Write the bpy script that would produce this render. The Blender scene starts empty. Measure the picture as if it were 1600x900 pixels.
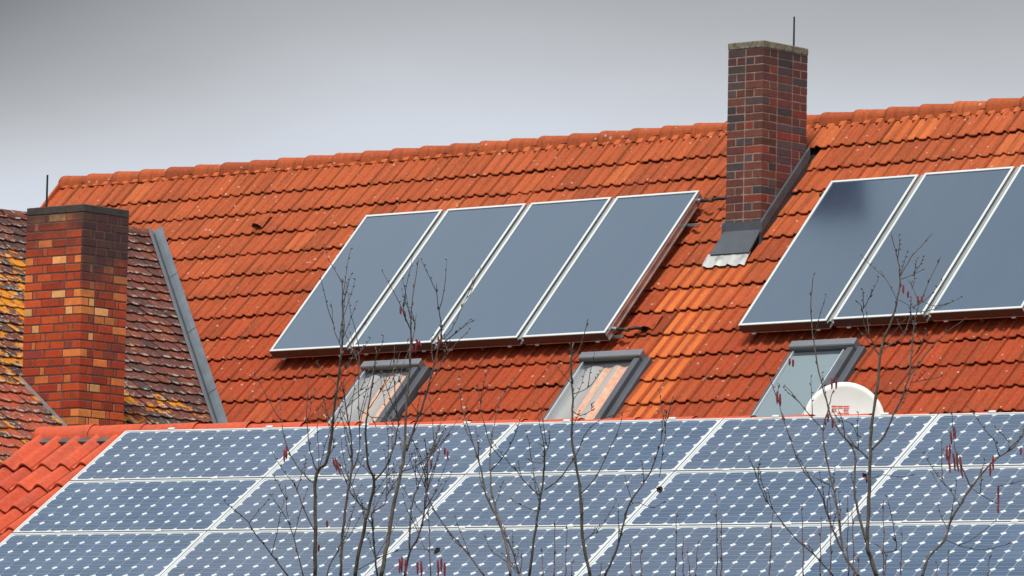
import bpy, math, random
from mathutils import Vector, Matrix
import bmesh
R = math.radians
sc = bpy.context.scene
C = sc.collection
CAMH = 1.65
UP = Vector((0, 0, 1))

# ------------------------------------------------------------------ frames of reference (metres)
def frame(th, p, o):
    u = Vector((math.cos(th), -math.sin(th), 0))
    n = Vector((-math.sin(th), -math.cos(th), 0))
    d = n*math.cos(p) - UP*math.sin(p)
    N = n*math.sin(p) + UP*math.cos(p)
    return u, n, d, N, Vector(o) + UP*CAMH
TH1, P1 = 0.70593, 0.8218
TH2, P2 = 0.50199, 0.51918
u1, n1, d1, N1, A1 = frame(TH1, P1, (-2.60362, 64.98935, 5.67405))
uf, nf, df, Nf, Af = frame(TH2, P2, (-2.72833, 42.94904, 3.16082))
def M(t, s, h=0.): return A1 + u1*t + d1*s + N1*h          # main roof: along ridge, down slope, above
def F(t, s, h=0.): return Af + uf*t + df*s + Nf*h          # front roof
PW_ = R(37.309)
V0 = M(-3.4, -2.34, -.16)
dw = u1*math.cos(PW_) - UP*math.sin(PW_)
Nw = u1*math.sin(PW_) + UP*math.cos(PW_)
def W(a, b, h=0.): return V0 + n1*a + dw*b + Nw*h          # old wing roof
# camera
FPX, AL, RO = 9453.67, 0.09836, 0.021027
fw = Vector((0, math.cos(AL), math.sin(AL)))
up0 = Vector((0, -math.sin(AL), math.cos(AL))); rt0 = Vector((1, 0, 0))
rt = rt0*math.cos(RO) + up0*math.sin(RO)
up = -rt0*math.sin(RO) + up0*math.cos(RO)
CAM = Vector((0, 0, CAMH))
def at(x, y, D):                                           # a point of the photograph at depth D
    r = fw + rt*((x-800)/FPX) + up*((450-y)/FPX)
    return CAM + r*(D/r.y)

# ------------------------------------------------------------------ object helpers
def tag(o, label=None, cat=None, group=None, kind=None):
    if label: o['label'] = label
    if cat: o['category'] = cat
    if group: o['group'] = group
    if kind: o['kind'] = kind
    return o
def empty(name, loc, label, cat, group=None):
    o = bpy.data.objects.new(name, None); C.objects.link(o)
    o.location = loc; o.empty_display_size = .1
    return tag(o, label, cat, group)
def origin(o):
    v = Vector(o.location); p = o.parent
    return v
def link(name, me, mats, parent=None, smooth=False):
    o = bpy.data.objects.new(name, me); C.objects.link(o)
    for m in (mats if isinstance(mats, (list, tuple)) else [mats]): me.materials.append(m)
    if smooth: me.polygons.foreach_set('use_smooth', [True]*len(me.polygons))
    if parent is not None:
        base = parent
        while base.parent is not None: base = base.parent
        me.transform(Matrix.Translation(-Vector(base.location)))
        o.parent = parent
    return o
class MB:
    """collects faces; every vertex can carry (rnd, along, fresh)"""
    def __init__(s): s.v = []; s.f = []; s.a = []; s.mi = []
    def add(s, vs, fs, a=(0.5, 0.5, 0.), mi=0):
        b = len(s.v); s.v += [tuple(v) for v in vs]
        if isinstance(a, list): s.a += a
        else: s.a += [a]*len(vs)
        for f in fs: s.f.append(tuple(b+i for i in f)); s.mi.append(mi)
    def quad(s, a, b, c, d, at=(0.5, 0.5, 0.), mi=0): s.add([a, b, c, d], [(0, 1, 2, 3)], at, mi)
    def box(s, o, x, y, z, a=(0.5, 0.5, 0.), mi=0):
        """corner o, edge vectors"""
        vs = [o, o+x, o+x+y, o+y, o+z, o+x+z, o+x+y+z, o+y+z]
        fs = [(0, 3, 2, 1), (4, 5, 6, 7), (0, 1, 5, 4), (1, 2, 6, 5), (2, 3, 7, 6), (3, 0, 4, 7)]
        if x.cross(y).dot(z) < 0: fs = [tuple(reversed(f)) for f in fs]
        s.add(vs, fs, a, mi)
    def bevbox(s, o, x, y, z, bv, a=(0.5, 0.5, 0.), mi=0):
        """box with chamfered edges"""
        c = o + (x+y+z)*.5; ax = [x.normalized(), y.normalized(), z.normalized()]
        hl = [x.length/2, y.length/2, z.length/2]; vs = []; idx = {}
        for sx in (-1, 1):
            for sy in (-1, 1):
                for sz in (-1, 1):
                    sg = (sx, sy, sz)
                    for k in range(3):
                        p = c.copy()
                        for q in range(3): p = p + ax[q]*sg[q]*(hl[q] - (0 if q == k else bv))
                        idx[(sg, k)] = len(vs); vs.append(p)
        fs = []
        S = [(-1), (1)]
        for k in range(3):
            i, j = [q for q in range(3) if q != k]
            for sg in S:
                L = []
                for (p, q) in ((-1, -1), (1, -1), (1, 1), (-1, 1)):
                    t = [0, 0, 0]; t[k] = sg; t[i] = p; t[j] = q; L.append(idx[(tuple(t), k)])
                fs.append(tuple(L))
            # edges parallel to k
            for p in S:
                for q in S:
                    t0 = [0]*3; t1 = [0]*3; t0[k] = -1; t1[k] = 1
                    for t in (t0, t1): t[i] = p; t[j] = q
                    fs.append((idx[(tuple(t0), i)], idx[(tuple(t1), i)], idx[(tuple(t1), j)], idx[(tuple(t0), j)]))
        for sx in S:
            for sy in S:
                for sz in S: fs.append(tuple(idx[((sx, sy, sz), k)] for k in range(3)))
        # orient outward
        out = []
        for f in fs:
            p = [vs[i] for i in f]; nn = (p[1]-p[0]).cross(p[2]-p[0]); m = sum(p, Vector())/len(p) - c
            out.append(f if nn.dot(m) > 0 else tuple(reversed(f)))
        s.add(vs, out, a, mi)
    def tube(s, pts, rads, n=6, a=(0.5, 0.5, 0.), mi=0, cap=True):
        rings = []; prev = None
        b = len(s.v)
        for i, p in enumerate(pts):
            p = Vector(p)
            t = (Vector(pts[min(i+1, len(pts)-1)]) - Vector(pts[max(i-1, 0)]))
            if t.length < 1e-9: t = Vector((0, 0, 1))
            t.normalize()
            if prev is None: prev = t.orthogonal().normalized()
            e = (prev - t*prev.dot(t)); e = e.normalized() if e.length > 1e-6 else t.orthogonal().normalized()
            prev = e; g = t.cross(e)
            for k in range(n):
                w = 2*math.pi*k/n
                s.v.append(tuple(p + (e*math.cos(w) + g*math.sin(w))*rads[i])); s.a.append(a)
        for i in range(len(pts)-1):
            for k in range(n):
                k2 = (k+1) % n
                s.f.append((b+i*n+k, b+i*n+k2, b+(i+1)*n+k2, b+(i+1)*n+k)); s.mi.append(mi)
        if cap:
            s.f.append(tuple(b+k for k in reversed(range(n)))); s.mi.append(mi)
            s.f.append(tuple(b+(len(pts)-1)*n+k for k in range(n))); s.mi.append(mi)
    def mesh(s, name):
        me = bpy.data.meshes.new(name); me.from_pydata(s.v, [], s.f)
        at_ = me.attributes.new('tint', 'FLOAT_COLOR', 'POINT')
        buf = []
        for a in s.a: buf += [a[0], a[1], a[2], 1.]
        at_.data.foreach_set('color', buf)
        me.polygons.foreach_set('material_index', s.mi)
        me.update()
        return me
    def build(s, name, mats, parent=None, smooth=False): return link(name, s.mesh(name), mats, parent, smooth)

# ------------------------------------------------------------------ materials
class NT:
    def __init__(s, name):
        s.m = bpy.data.materials.new(name); s.m.use_nodes = True
        s.t = s.m.node_tree; s.n = s.t.nodes; s.l = s.t.links
        s.b = s.n['Principled BSDF']; s.out = s.n['Material Output']
    def N(s, typ, **kw):
        n = s.n.new(typ)
        for k, v in kw.items():
            if k.startswith('i_'): n.inputs[k[2:].replace('_', ' ')].default_value = v
            else: setattr(n, k, v)
        return n
    def noise(s, scale, detail=4, rough=.55, vec=None, dist=0.):
        n = s.N('ShaderNodeTexNoise'); n.inputs['Scale'].default_value = scale
        n.inputs['Detail'].default_value = detail; n.inputs['Roughness'].default_value = rough
        n.inputs['Distortion'].default_value = dist
        s.l.new(vec if vec is not None else s.pos(), n.inputs['Vector']); return n.outputs['Fac']
    def pos(s):
        if not hasattr(s, '_p'): s._p = s.N('ShaderNodeNewGeometry').outputs['Position']
        return s._p
    def tint(s):
        a = s.N('ShaderNodeAttribute'); a.attribute_name = 'tint'
        q = s.N('ShaderNodeSeparateColor'); s.l.new(a.outputs['Color'], q.inputs[0]); return q.outputs
    def ramp(s, fac, stops, interp='LINEAR'):
        r = s.N('ShaderNodeValToRGB'); r.color_ramp.interpolation = interp
        e = r.color_ramp.elements
        while len(e) > 1: e.remove(e[0])
        e[0].position = stops[0][0]; e[0].color = col(stops[0][1])
        for p, c in stops[1:]:
            q = e.new(p); q.color = col(c)
        s.l.new(fac, r.inputs[0]); return r.outputs['Color']
    def mix(s, fac, a, b, typ='MIX'):
        m = s.N('ShaderNodeMix', data_type='RGBA', blend_type=typ)
        for i, v in ((0, fac), (6, a), (7, b)):
            if hasattr(v, 'links') or hasattr(v, 'is_linked'): s.l.new(v, m.inputs[i])
            elif i == 0: m.inputs[0].default_value = v
            else: m.inputs[i].default_value = col(v)
        return m.outputs[2]
    def math(s, op, a, b=None, clamp=False):
        m = s.N('ShaderNodeMath', operation=op, use_clamp=clamp)
        for i, v in ((0, a), (1, b)):
            if v is None: continue
            if isinstance(v, (int, float)): m.inputs[i].default_value = v
            else: s.l.new(v, m.inputs[i])
        return m.outputs[0]
    def bump(s, h, strength=.3, dist=.01):
        b = s.N('ShaderNodeBump'); b.inputs['Strength'].default_value = strength; b.inputs['Distance'].default_value = dist
        s.l.new(h, b.inputs['Height']); s.l.new(b.outputs[0], s.b.inputs['Normal'])
    def set(s, col_=None, rough=.8, metal=0., ior=None, spec=None, coat=None):
        if col_ is not None:
            if hasattr(col_, 'is_linked'): s.l.new(col_, s.b.inputs['Base Color'])
            else: s.b.inputs['Base Color'].default_value = col(col_)
        if hasattr(rough, 'is_linked'): s.l.new(rough, s.b.inputs['Roughness'])
        else: s.b.inputs['Roughness'].default_value = rough
        s.b.inputs['Metallic'].default_value = metal
        if ior: s.b.inputs['IOR'].default_value = ior
        if spec is not None: s.b.inputs['Specular IOR Level'].default_value = spec
        if coat: s.b.inputs['Coat Weight'].default_value = coat; s.b.inputs['Coat Roughness'].default_value = .05
        return s.m
def col(c): return (c[0], c[1], c[2], 1.) if len(c) == 3 else c
def smooth01(m, v, a, b):
    r = m.N('ShaderNodeMapRange', interpolation_type='SMOOTHSTEP'); m.l.new(v, r.inputs[0])
    r.inputs[1].default_value = a; r.inputs[2].default_value = b; return r.outputs[0]
def dotv(m, vec, off=(0, 0, 0)):
    q = m.N('ShaderNodeVectorMath', operation='DOT_PRODUCT'); m.l.new(m.pos(), q.inputs[0]); q.inputs[1].default_value = vec
    k = Vector(vec).dot(Vector(off)); return m.math('SUBTRACT', q.outputs['Value'], k)

def mat_main_tile():
    m = NT('weathered_orange_tile'); r, al, fr = m.tint()[:3]
    # height on the roof: the upper courses are yellower and dustier, the lower ones redder (real weathering)
    s = dotv(m, tuple(d1), tuple(A1))
    base = m.ramp(r, [(0, (.28, .060, .024)), (.06, (.385, .080, .029)), (.5, (.43, .093, .033)), (.9, (.48, .106, .037)), (1, (.55, .140, .048))])
    low = m.ramp(r, [(0, (.20, .028, .012)), (.07, (.30, .038, .015)), (.5, (.345, .047, .0175)), (.93, (.39, .058, .021)), (1, (.46, .085, .030))])
    zone = m.math('ADD', smooth01(m, s, -2.6, .3), m.math('MULTIPLY', m.math('SUBTRACT', m.noise(.5, 3), .5), .6), clamp=True)
    c = m.mix(zone, base, low)
    # soot and algae blotches, stronger towards each tile's nose
    al2 = m.math('MULTIPLY', smooth01(m, al, .55, 1.), .55)
    n = m.noise(2.2, 6, .62); n2 = m.noise(9., 5, .6)
    g = m.math('MULTIPLY', smooth01(m, m.math('ADD', m.math('MULTIPLY', n, .6), m.math('MULTIPLY', n2, .4)), .46, .72), m.math('ADD', al2, .28), clamp=True)
    c = m.mix(g, c, (.135, .046, .020))
    # run-off streaks down the slope
    mpn = m.N('ShaderNodeCombineXYZ'); tt = dotv(m, tuple(u1), tuple(A1))
    m.l.new(m.math('MULTIPLY', tt, 14.), mpn.inputs[0]); m.l.new(m.math('MULTIPLY', s, 1.1), mpn.inputs[1])
    st = m.math('MULTIPLY', smooth01(m, m.noise(1., 4, .6, vec=mpn.outputs[0]), .45, .66), .55)
    c = m.mix(st, c, (.15, .048, .020))
    # fresh washed tiles
    c = m.mix(m.math('MULTIPLY', fr, m.math('ADD', .42, m.math('MULTIPLY', m.noise(3., 4), .62))), c, (.80, .22, .05))
    # white lichen dots
    v = m.N('ShaderNodeTexVoronoi'); v.inputs['Scale'].default_value = 9.; m.l.new(m.pos(), v.inputs['Vector'])
    dots = m.math('LESS_THAN', m.math('ADD', v.outputs['Distance'], m.math('MULTIPLY', m.noise(1.3, 2), .32)), .262)
    c = m.mix(m.math('MULTIPLY', dots, .75), c, (.55, .47, .38))
    c = m.mix(.25, c, m.ramp(m.noise(35., 4), [(.3, (.20, .035, .012)), (.7, (.60, .15, .045))]))
    m.bump(m.noise(60., 4), .5, .005)
    return m.set(c, .85, spec=.2)
def mat_front_tile():
    m = NT('new_red_tile'); r, al, fr = m.tint()[:3]
    c = m.ramp(r, [(0, (.47, .058, .022)), (.5, (.56, .076, .028)), (1, (.62, .098, .036))])
    g = m.math('MULTIPLY', smooth01(m, m.noise(3., 6, .65), .46, .7), .5)
    c = m.mix(g, c, (.30, .07, .045))
    c = m.mix(m.math('MULTIPLY', smooth01(m, al, 1.05, 1.2), .85), c, (.12, .055, .04))
    c = m.mix(.3, c, m.ramp(m.noise(30., 5), [(.3, (.28, .045, .02)), (.7, (.72, .14, .06))]))
    m.bump(m.noise(70., 4), .4, .004)
    return m.set(c, .72, spec=.3)
def mat_old_tile():
    m = NT('old_plain_tile'); r, al, fr = m.tint()[:3]
    c = m.ramp(r, [(0, (.07, .036, .030)), (.4, (.125, .046, .035)), (.75, (.165, .052, .034)), (1, (.23, .062, .030))])
    c = m.mix(fr, c, m.ramp(r, [(0, (.34, .075, .04)), (.5, (.42, .085, .04)), (1, (.2, .07, .05))]))
    # tiles left of and below the chimney carry orange and grey lichen
    a = dotv(m, tuple(n1), tuple(V0)); b = dotv(m, tuple(dw), tuple(V0))
    e = m.math('ADD', smooth01(m, a, 2.2, 3.6), m.math('MULTIPLY', smooth01(m, b, 2.6, 4.4), .42), clamp=True)
    n = m.noise(1.9, 5, .6, dist=.6); n2 = m.noise(7.5, 5, .6)
    org = smooth01(m, m.math('ADD', m.math('ADD', m.math('MULTIPLY', n, .55), m.math('MULTIPLY', n2, .5)), m.math('MULTIPLY', e, .135)), .648, .684)
    org = m.math('MULTIPLY', org, m.math('SUBTRACT', 1., fr, clamp=True))
    dark = m.math('MULTIPLY', smooth01(m, m.noise(2.6, 5, .6), .46, .66), m.math('ADD', m.math('MULTIPLY', e, .75), .12, clamp=True))
    c = m.mix(dark, c, (.075, .06, .052))
    c = m.mix(org, c, (.58, .21, .008))
    w = m.math('MULTIPLY', smooth01(m, al, .62, .95), smooth01(m, m.noise(13., 5, .65), .49, .6))
    c = m.mix(m.math('MULTIPLY', w, .75), c, (.44, .42, .37))
    w2 = m.math('MULTIPLY', smooth01(m, m.noise(22., 3, .5), .62, .68), m.math('ADD', m.math('MULTIPLY', e, .6), .25))
    c = m.mix(w2, c, (.50, .49, .44))
    m.bump(m.noise(45., 5), .5, .006)
    return m.set(c, .9, spec=.2)
def mat_brick(name, soot_dir=False, top=0., pale=False):
    m = NT(name)
    a = m.N('ShaderNodeAttribute'); a.attribute_name = 'tint'
    c = a.outputs['Color']
    c = m.mix(.30, c, m.mix(1., c, m.ramp(m.noise(18., 5, .6), [(.3, (.45, .4, .42)), (.7, (1.6, 1.35, 1.2))]), 'MULTIPLY'))
    z = dotv(m, (0, 0, 1))
    k = m.math('ADD', z, m.math('MULTIPLY', m.math('SUBTRACT', m.noise(3., 4), .5), .9))
    su = dotv(m, (1, 0, 0)) 
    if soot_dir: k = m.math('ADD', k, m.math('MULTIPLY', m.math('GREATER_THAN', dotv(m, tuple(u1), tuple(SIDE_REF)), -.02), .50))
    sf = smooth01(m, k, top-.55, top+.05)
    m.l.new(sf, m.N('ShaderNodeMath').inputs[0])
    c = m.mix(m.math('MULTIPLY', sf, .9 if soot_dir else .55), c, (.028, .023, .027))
    m.bump(m.noise(90., 4), .4, .003)
    return m.set(c, .62 if soot_dir else .8)
def mat_simple(name, c, rough=.6, metal=0., var=.15, scale=6., bump=.0, dirt=None):
    m = NT(name)
    hi = tuple(min(1, x*(1+var)) for x in c); lo = tuple(x*(1-var) for x in c)
    cc = m.ramp(m.noise(scale, 5), [(.3, lo), (.7, hi)])
    if dirt: cc = m.mix(m.math('MULTIPLY', smooth01(m, m.noise(scale*.6, 6, .65), .52, .72), dirt[1]), cc, dirt[0])
    if bump: m.bump(m.noise(scale*8, 4), bump, .004)
    return m.set(cc, rough, metal)

MT = mat_main_tile(); FT = mat_front_tile(); OT = mat_old_tile()
white_frame = mat_simple('anodised_frame', (.68, .72, .71), .4, .1, .05, 3.)
pv_frame = mat_simple('pale_module_frame', (.68, .70, .68), .45, .15, .05, 3., dirt=((.5, .48, .42), .3))
alu_side = mat_simple('brushed_aluminium', (.50, .50, .50), .30, .92, .12, 8.)
tile_reflect = mat_simple('painted_tile_reflection', (.085, .060, .055), .45, .3, .1, 4.)  # dark brown paints the tiles' reflection into the casing's lower front face
strip_m = mat_simple('grey_cover_strip', (.34, .38, .37), .5, .1, .08, 4.)
slate = mat_simple('slate_grey_sheet', (.075, .085, .10), .55, .0, .15, 5., dirt=((.11, .115, .115), .5))
zinc = mat_simple('weathered_zinc', (.17, .20, .22), .5, .35, .15, 4., dirt=((.28, .3, .3), .4))
zinc_light = mat_simple('pale_zinc', (.42, .45, .46), .45, .4, .15, 5., dirt=((.25, .26, .25), .4))
lead = mat_simple('pale_lead', (.50, .51, .49), .6, .1, .15, 6., dirt=((.16, .14, .11), .8))
darkm = mat_simple('dark_metal', (.03, .032, .038), .5, .3, .2, 6.)
black = mat_simple('black_rubber', (.012, .012, .013), .6, 0., .2, 6.)
copper = mat_simple('brown_pipe_foam', (.14, .07, .02), .6, .2, .4, 30.)
mortar_dark = mat_simple('grey_mortar', (.11, .065, .055), .95, 0., .35, 12., .5)
mortar_pale = mat_simple('pale_mortar', (.30, .20, .155), .95, 0., .35, 9., .5, dirt=((.10, .07, .065), .8))
cap_dark = mat_simple('sooty_concrete', (.055, .05, .045), .9, 0., .4, 7., .5, dirt=((.12, .07, .05), .5))
cap_pale = mat_simple('mossy_concrete', (.20, .18, .13), .95, 0., .5, 22., .8, dirt=((.05, .05, .05), .6))
plaster = mat_simple('cream_plaster', (.55, .50, .40), .9, 0., .08, 2., .3)
grass = mat_simple('grass', (.05, .085, .025), .95, 0., .5, .6, .6)
dark_under = mat_simple('roofing_felt', (.02, .018, .017), .95, 0., .3, 5.)
ridge_strip = mat_simple('ridge_roll', (.10, .085, .08), .9, 0., .3, 14.)
white_paint = mat_simple('white_painted_dish', (.90, .89, .86), .45, 0., .03, 3., dirt=((.62, .58, .5), .25))
red_print = mat_simple('red_print', (.75, .10, .05), .6, 0., .1, 8.)

def mat_cell():
    m = NT('blue_silicon_cell'); oi = m.N('ShaderNodeObjectInfo')
    r = m.tint()[0]
    c = m.ramp(r, [(0, (.017, .055, .112)), (.5, (.025, .068, .128)), (1, (.040, .086, .146))])
    c = m.mix(m.math('MULTIPLY', smooth01(m, m.noise(2.2, 4), .42, .68), .35), c, (.05, .11, .22))
    c = m.mix(m.math('MULTIPLY', oi.outputs['Random'], .40), c, (.085, .10, .14))
    c = m.mix(m.math('MULTIPLY', smooth01(m, m.noise(1.1, 6, .7), .48, .7), .15), c, (.16, .155, .14))
    return m.set(c, .16, 0., 1.52)
CELL = mat_cell()
back = mat_simple('white_backsheet', (.56, .60, .62), .3, 0., .08, 3.)
busbar = mat_simple('tinned_busbar', (.36, .42, .52), .35, .3, .05, 3.)
def mat_collector():
    m = NT('collector_glass'); oi = m.N('ShaderNodeObjectInfo')
    c = m.mix(m.noise(.6, 3), (.008, .034, .082), (.016, .042, .080))
    m.bump(m.noise(1.5, 2), .02, .01)
    cx = m.N('ShaderNodeCombineXYZ'); m.l.new(m.math('MULTIPLY', dotv(m, tuple(u1), tuple(A1)), 9.), cx.inputs[0]); m.l.new(m.math('MULTIPLY', dotv(m, tuple(d1), tuple(A1)), .8), cx.inputs[1])
    c = m.mix(m.math('MULTIPLY', smooth01(m, m.noise(1., 5, .65, vec=cx.outputs[0]), .42, .75), .07), c, (.17, .17, .165))
    c = m.mix(m.math('MULTIPLY', oi.outputs['Random'], .25), c, (.03, .035, .05))
    m.b.inputs['Specular Tint'].default_value = (.86, .97, 1., 1.)
    return m.set(c, .20, 0., 3.1)
CGL = mat_collector()
def mat_window():
    m = NT('window_glass')
    tr = m.N('ShaderNodeBsdfTransparent'); tr.inputs[0].default_value = (.90, .93, .93, 1)
    gl = m.N('ShaderNodeBsdfGlossy'); gl.inputs['Roughness'].default_value = .03
    fr = m.N('ShaderNodeFresnel'); fr.inputs['IOR'].default_value = 1.9
    mx = m.N('ShaderNodeMixShader'); m.l.new(fr.outputs[0], mx.inputs[0]); m.l.new(tr.outputs[0], mx.inputs[1]); m.l.new(gl.outputs[0], mx.inputs[2])
    m.l.new(mx.outputs[0], m.out.inputs['Surface']); return m.m
WGL = mat_window()
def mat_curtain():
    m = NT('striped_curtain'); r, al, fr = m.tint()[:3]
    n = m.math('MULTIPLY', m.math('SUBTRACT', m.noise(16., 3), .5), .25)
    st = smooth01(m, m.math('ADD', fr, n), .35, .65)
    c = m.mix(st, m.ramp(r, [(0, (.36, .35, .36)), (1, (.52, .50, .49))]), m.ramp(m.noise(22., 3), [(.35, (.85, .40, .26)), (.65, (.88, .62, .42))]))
    return m.set(c, .9)
CURT = mat_curtain()
BLIND = mat_simple('grey_blue_blind', (.30, .37, .41), .8, 0., .04, 1.)
def mat_bark(name, a, b):
    m = NT(name); c = m.ramp(m.noise(14., 5, .6), [(.32, a), (.68, b)])
    c = m.mix(m.math('MULTIPLY', smooth01(m, m.noise(70., 3), .6, .68), .5), c, (.30, .27, .22))
    m.bump(m.noise(120., 3), .4, .002); return m.set(c, .85)
BARK = mat_bark('hazel_bark', (.065, .050, .041), (.16, .125, .10))
BARK2 = mat_bark('dark_twig_bark', (.050, .038, .038), (.13, .10, .09))
SHOOT = mat_bark('red_brown_shoot', (.09, .045, .045), (.19, .11, .10))
CATK = mat_simple('dark_red_catkin', (.24, .035, .045), .9, 0., .45, 60., .6)
LEAFM = mat_simple('withered_leaf', (.035, .025, .022), .9, 0., .4, 30.)

# ------------------------------------------------------------------ tiled slopes
def prof_flat(x):      # double roll concrete tile; x in 0..1 across one tile: two wide pans, two rolls
    y = (x*2) % 1.0
    q = (y-.78)/.22
    return .026*max(0., math.cos(q*math.pi/2))**.7 if abs(q) < 1 else -.004*math.sin(math.pi*y/.56)
def prof_round(x):
    y = (x*2) % 1.0
    return .052*(0.5-0.5*math.cos(2*math.pi*(y-.05)))**.95
def tiles(mb, P, t0, t1, w, noses, h0, prof, lift, thick, skip=None, fresh=None, rng=None, nx=18, step=(0., 0.), head0=None):
    nt = int(round((t1-t0)/w))
    for k, s1 in enumerate(noses):
        s0 = noses[k-1] if k else (head0 if head0 is not None else s1-(noses[1]-noses[0]))
        for j in range(nt):
            ta = t0+j*w
            dsj = rng.gauss(0, .004); dh = rng.gauss(0, .0025); sk = rng.gauss(0, .004); rv = rng.random()
            fr = fresh(j, k) if fresh else 0.
            halves = [not (skip and skip(ta+w*(q+.5)/2, (s0+s1)/2)) for q in (0, 1)]
            if not any(halves): continue
            lo = 0 if halves[0] else nx//2; hi = nx if halves[1] else nx//2
            vs = []; a = []; cols = 0
            for i in range(lo, hi+1):
                x = i/nx; t = ta + x*w*.982
                p = prof(x*.999) - (.024 if i == nx else 0.) + (.0025 if i == 0 else 0.) + .004*(1-x)
                tc = t; se = s1 + step[0]*t + dsj + sk*(x-.5)
                sh = s0 + step[0]*t - .012
                f = fr*(1. if prof(x) < .010 else .05)
                roll = p
                hs = [(sh, 0., .0), (sh+(se-sh)*.55, .55, .55), (se-.035, .93, .93), (se-.008, .99, 1.), (se, 1., 1.05)]
                for (ss, ff, al) in hs:
                    h = h0 + lift*ff + roll + dh
                    if al == 1.: h -= .001
                    if al > 1.: h -= .006
                    vs.append(P(tc, ss, h)); a.append((rv, al, f))
                vs.append(P(tc, se-.002, h0+lift+roll+dh-thick)); a.append((rv, 1.2, f))
                cols += 1
            m = 6; fs = []
            for i in range(cols-1):
                for q in range(m-1): fs.append((i*m+q, i*m+q+1, (i+1)*m+q+1, (i+1)*m+q))
            mb.add(vs, fs, a)
def bisect(me, co, no, clear_outer=True):
    bm = bmesh.new(); bm.from_mesh(me)
    bmesh.ops.bisect_plane(bm, geom=bm.verts[:]+bm.edges[:]+bm.faces[:], dist=1e-5, plane_co=co, plane_no=no, clear_outer=clear_outer)
    bm.to_mesh(me); bm.free(); me.update()

rng = random.Random(7)
HT = -.2
# ================================================================== MAIN HOUSE
house = empty('tiled_house', (M(2.8, 2.6, HT).x, M(2.8, 2.6, HT).y, 0), 'large house with a long weathered orange tile roof carrying two rows of solar collectors', 'house')
TW = .3219
TS = 5.25 - TW*34                                   # left verge = -5.69
NCOL = 54
nose = [.21 - .359*9 + .359*k for k in range(0, 16)]   # -3.02 ... 
nose = [nose[0]] + nose[1:]
SKY = [(1.44, .16), (4.47, .20), (7.20, .20)]        # skylights: left edge, top
SW, SH = .80, 1.18
vdir = (V0 + (M(-.19, 1.0, -.16)-V0)) - V0
def skip_main(t, s):
    if s > -2.2 and t < -3.4 + (s+2.34)*.961 - .55: return True
    if 5.24 < t < 5.74 and -2.9 < s < -1.23: return True
    for (a, b) in SKY:
        if a-.02 < t < a+SW+.05 and b-.02 < s < b+SH: return True
    return False
def fresh_main(j, k):
    h = .62+.38*((j*37+k*61) % 10)/9
    if k == 6: return .75*h if j in (33, 34, 35) else 0.
    if k == 7: return h if j in (33, 34) else (.22 if j == 35 else 0.)
    if 8 <= k <= 12: return h if j in (34, 35) else (.22 if (j, k) in ((33, 9), (36, 8), (33, 12), (36, 11)) else 0.)
    if k == 0 and j in (35+3, 36+3): return .45
    if k == 13 and j in (34,): return .5
    return 0.
mb = MB()
tiles(mb, M, TS, TS+TW*NCOL, TW, nose, HT-.033, prof_flat, .033, .017, skip_main, fresh_main, rng, step=(-.004, 0), head0=-3.47)
me = mb.mesh('roof_tiles')
# cut the tiles at the valley (keep the side to the right of it), only below the wing ridge
vd = (M(-.19, 1.0, -.16)-M(-3.4, -2.34, -.16)).normalized()
side = vd.cross(N1).normalized()
if side.dot(u1) < 0: side = -side
def cut_region(me, co, no, test):
    bm = bmesh.new(); bm.from_mesh(me)
    geom = bm.verts[:]+bm.edges[:]+bm.faces[:]
    bmesh.ops.bisect_plane(bm, geom=geom, dist=1e-5, plane_co=co, plane_no=no)
    kill = [f for f in bm.faces if (f.calc_center_median()-co).dot(no) > 0 and test(f.calc_center_median())]
    bmesh.ops.delete(bm, geom=kill, context='FACES')
    bm.to_mesh(me); bm.free(); me.update()
cut_region(me, V0+side*.072, -side, lambda p: (p-A1).dot(d1) > -2.42)
link('roof_tiles', me, MT, house)
# ridge caps
ridge_s = -3.52
mb = MB()
def cap_mesh(P, t, ln, r0, r1, s_, h_, rv, rr, dn, Nn, un, below=.03, squash=1., sgn=1):
    """half-tube ridge cap from t to t+ln, wide (r0) at the left end"""
    b = MB(); na = 12
    rings = [(0., r0*1.0, .0), (.0, r0, .0), (.05, r0*1.02, 0), (.09, r0*.985, 0), (ln, r1, 0), (ln, r1-.016, 0)]
    rings = [(0., r0-.02), (0.0, r0), (.035, r0*1.02), (.07, r0*.985), (ln, r1)]
    vs = []; a = []
    upv = UP; ou = P(0, s_, h_)
    hor = dn - UP*dn.dot(UP); hor.normalize()
    for (x, r) in rings:
        c = P(t+x, s_, h_)
        for i in range(na+1):
            w = math.pi*i/na
            vs.append(c + hor*(math.cos(w)*r*squash) + UP*(math.sin(w)*r*.95) - (UP*below if i in (0, na) else UP*0))
            a.append((rv, .3, 0.))
    n = na+1; fs = []
    for k in range(len(rings)-1):
        for i in range(na): fs.append((k*n+i, k*n+i+1, (k+1)*n+i+1, (k+1)*n+i))
    b.add(vs, [tuple(reversed(f)) for f in fs], a)
    return b
t = -5.72; k = 0
while t < TS+TW*NCOL:
    if not (5.18 < t+.2 < 5.6 and False):
        b = cap_mesh(M, t, .47, .124, .098, ridge_s, HT-.068, rng.random(), 0, d1, N1, u1, .045)
        b.build('ridge_tile', MT, house, True)
    t += .432
# ridge roll with its small tabs, one per roll of the tiles
b = MB(); t = TS+.06
while t < TS+TW*NCOL-.05:
    vis = .6 if t > 1.5 else .35
    b.bevbox(M(t, -3.46, HT-.022), u1*.080, d1*((.092 if t > 1.2 else .070)+rng.uniform(-.008, .008)), N1*(.022+rng.uniform(0, .008)), .003, (rng.random()*.5+.5, .2, .35))
    t += TW/2
b.build('ridge_tab_strip', MT, house)
# bedding under caps
b = MB(); b.box(M(TS, -3.5, HT-.06), u1*(TW*NCOL), d1*.05, N1*.07); b.build('ridge_bedding', dark_under, house)
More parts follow.
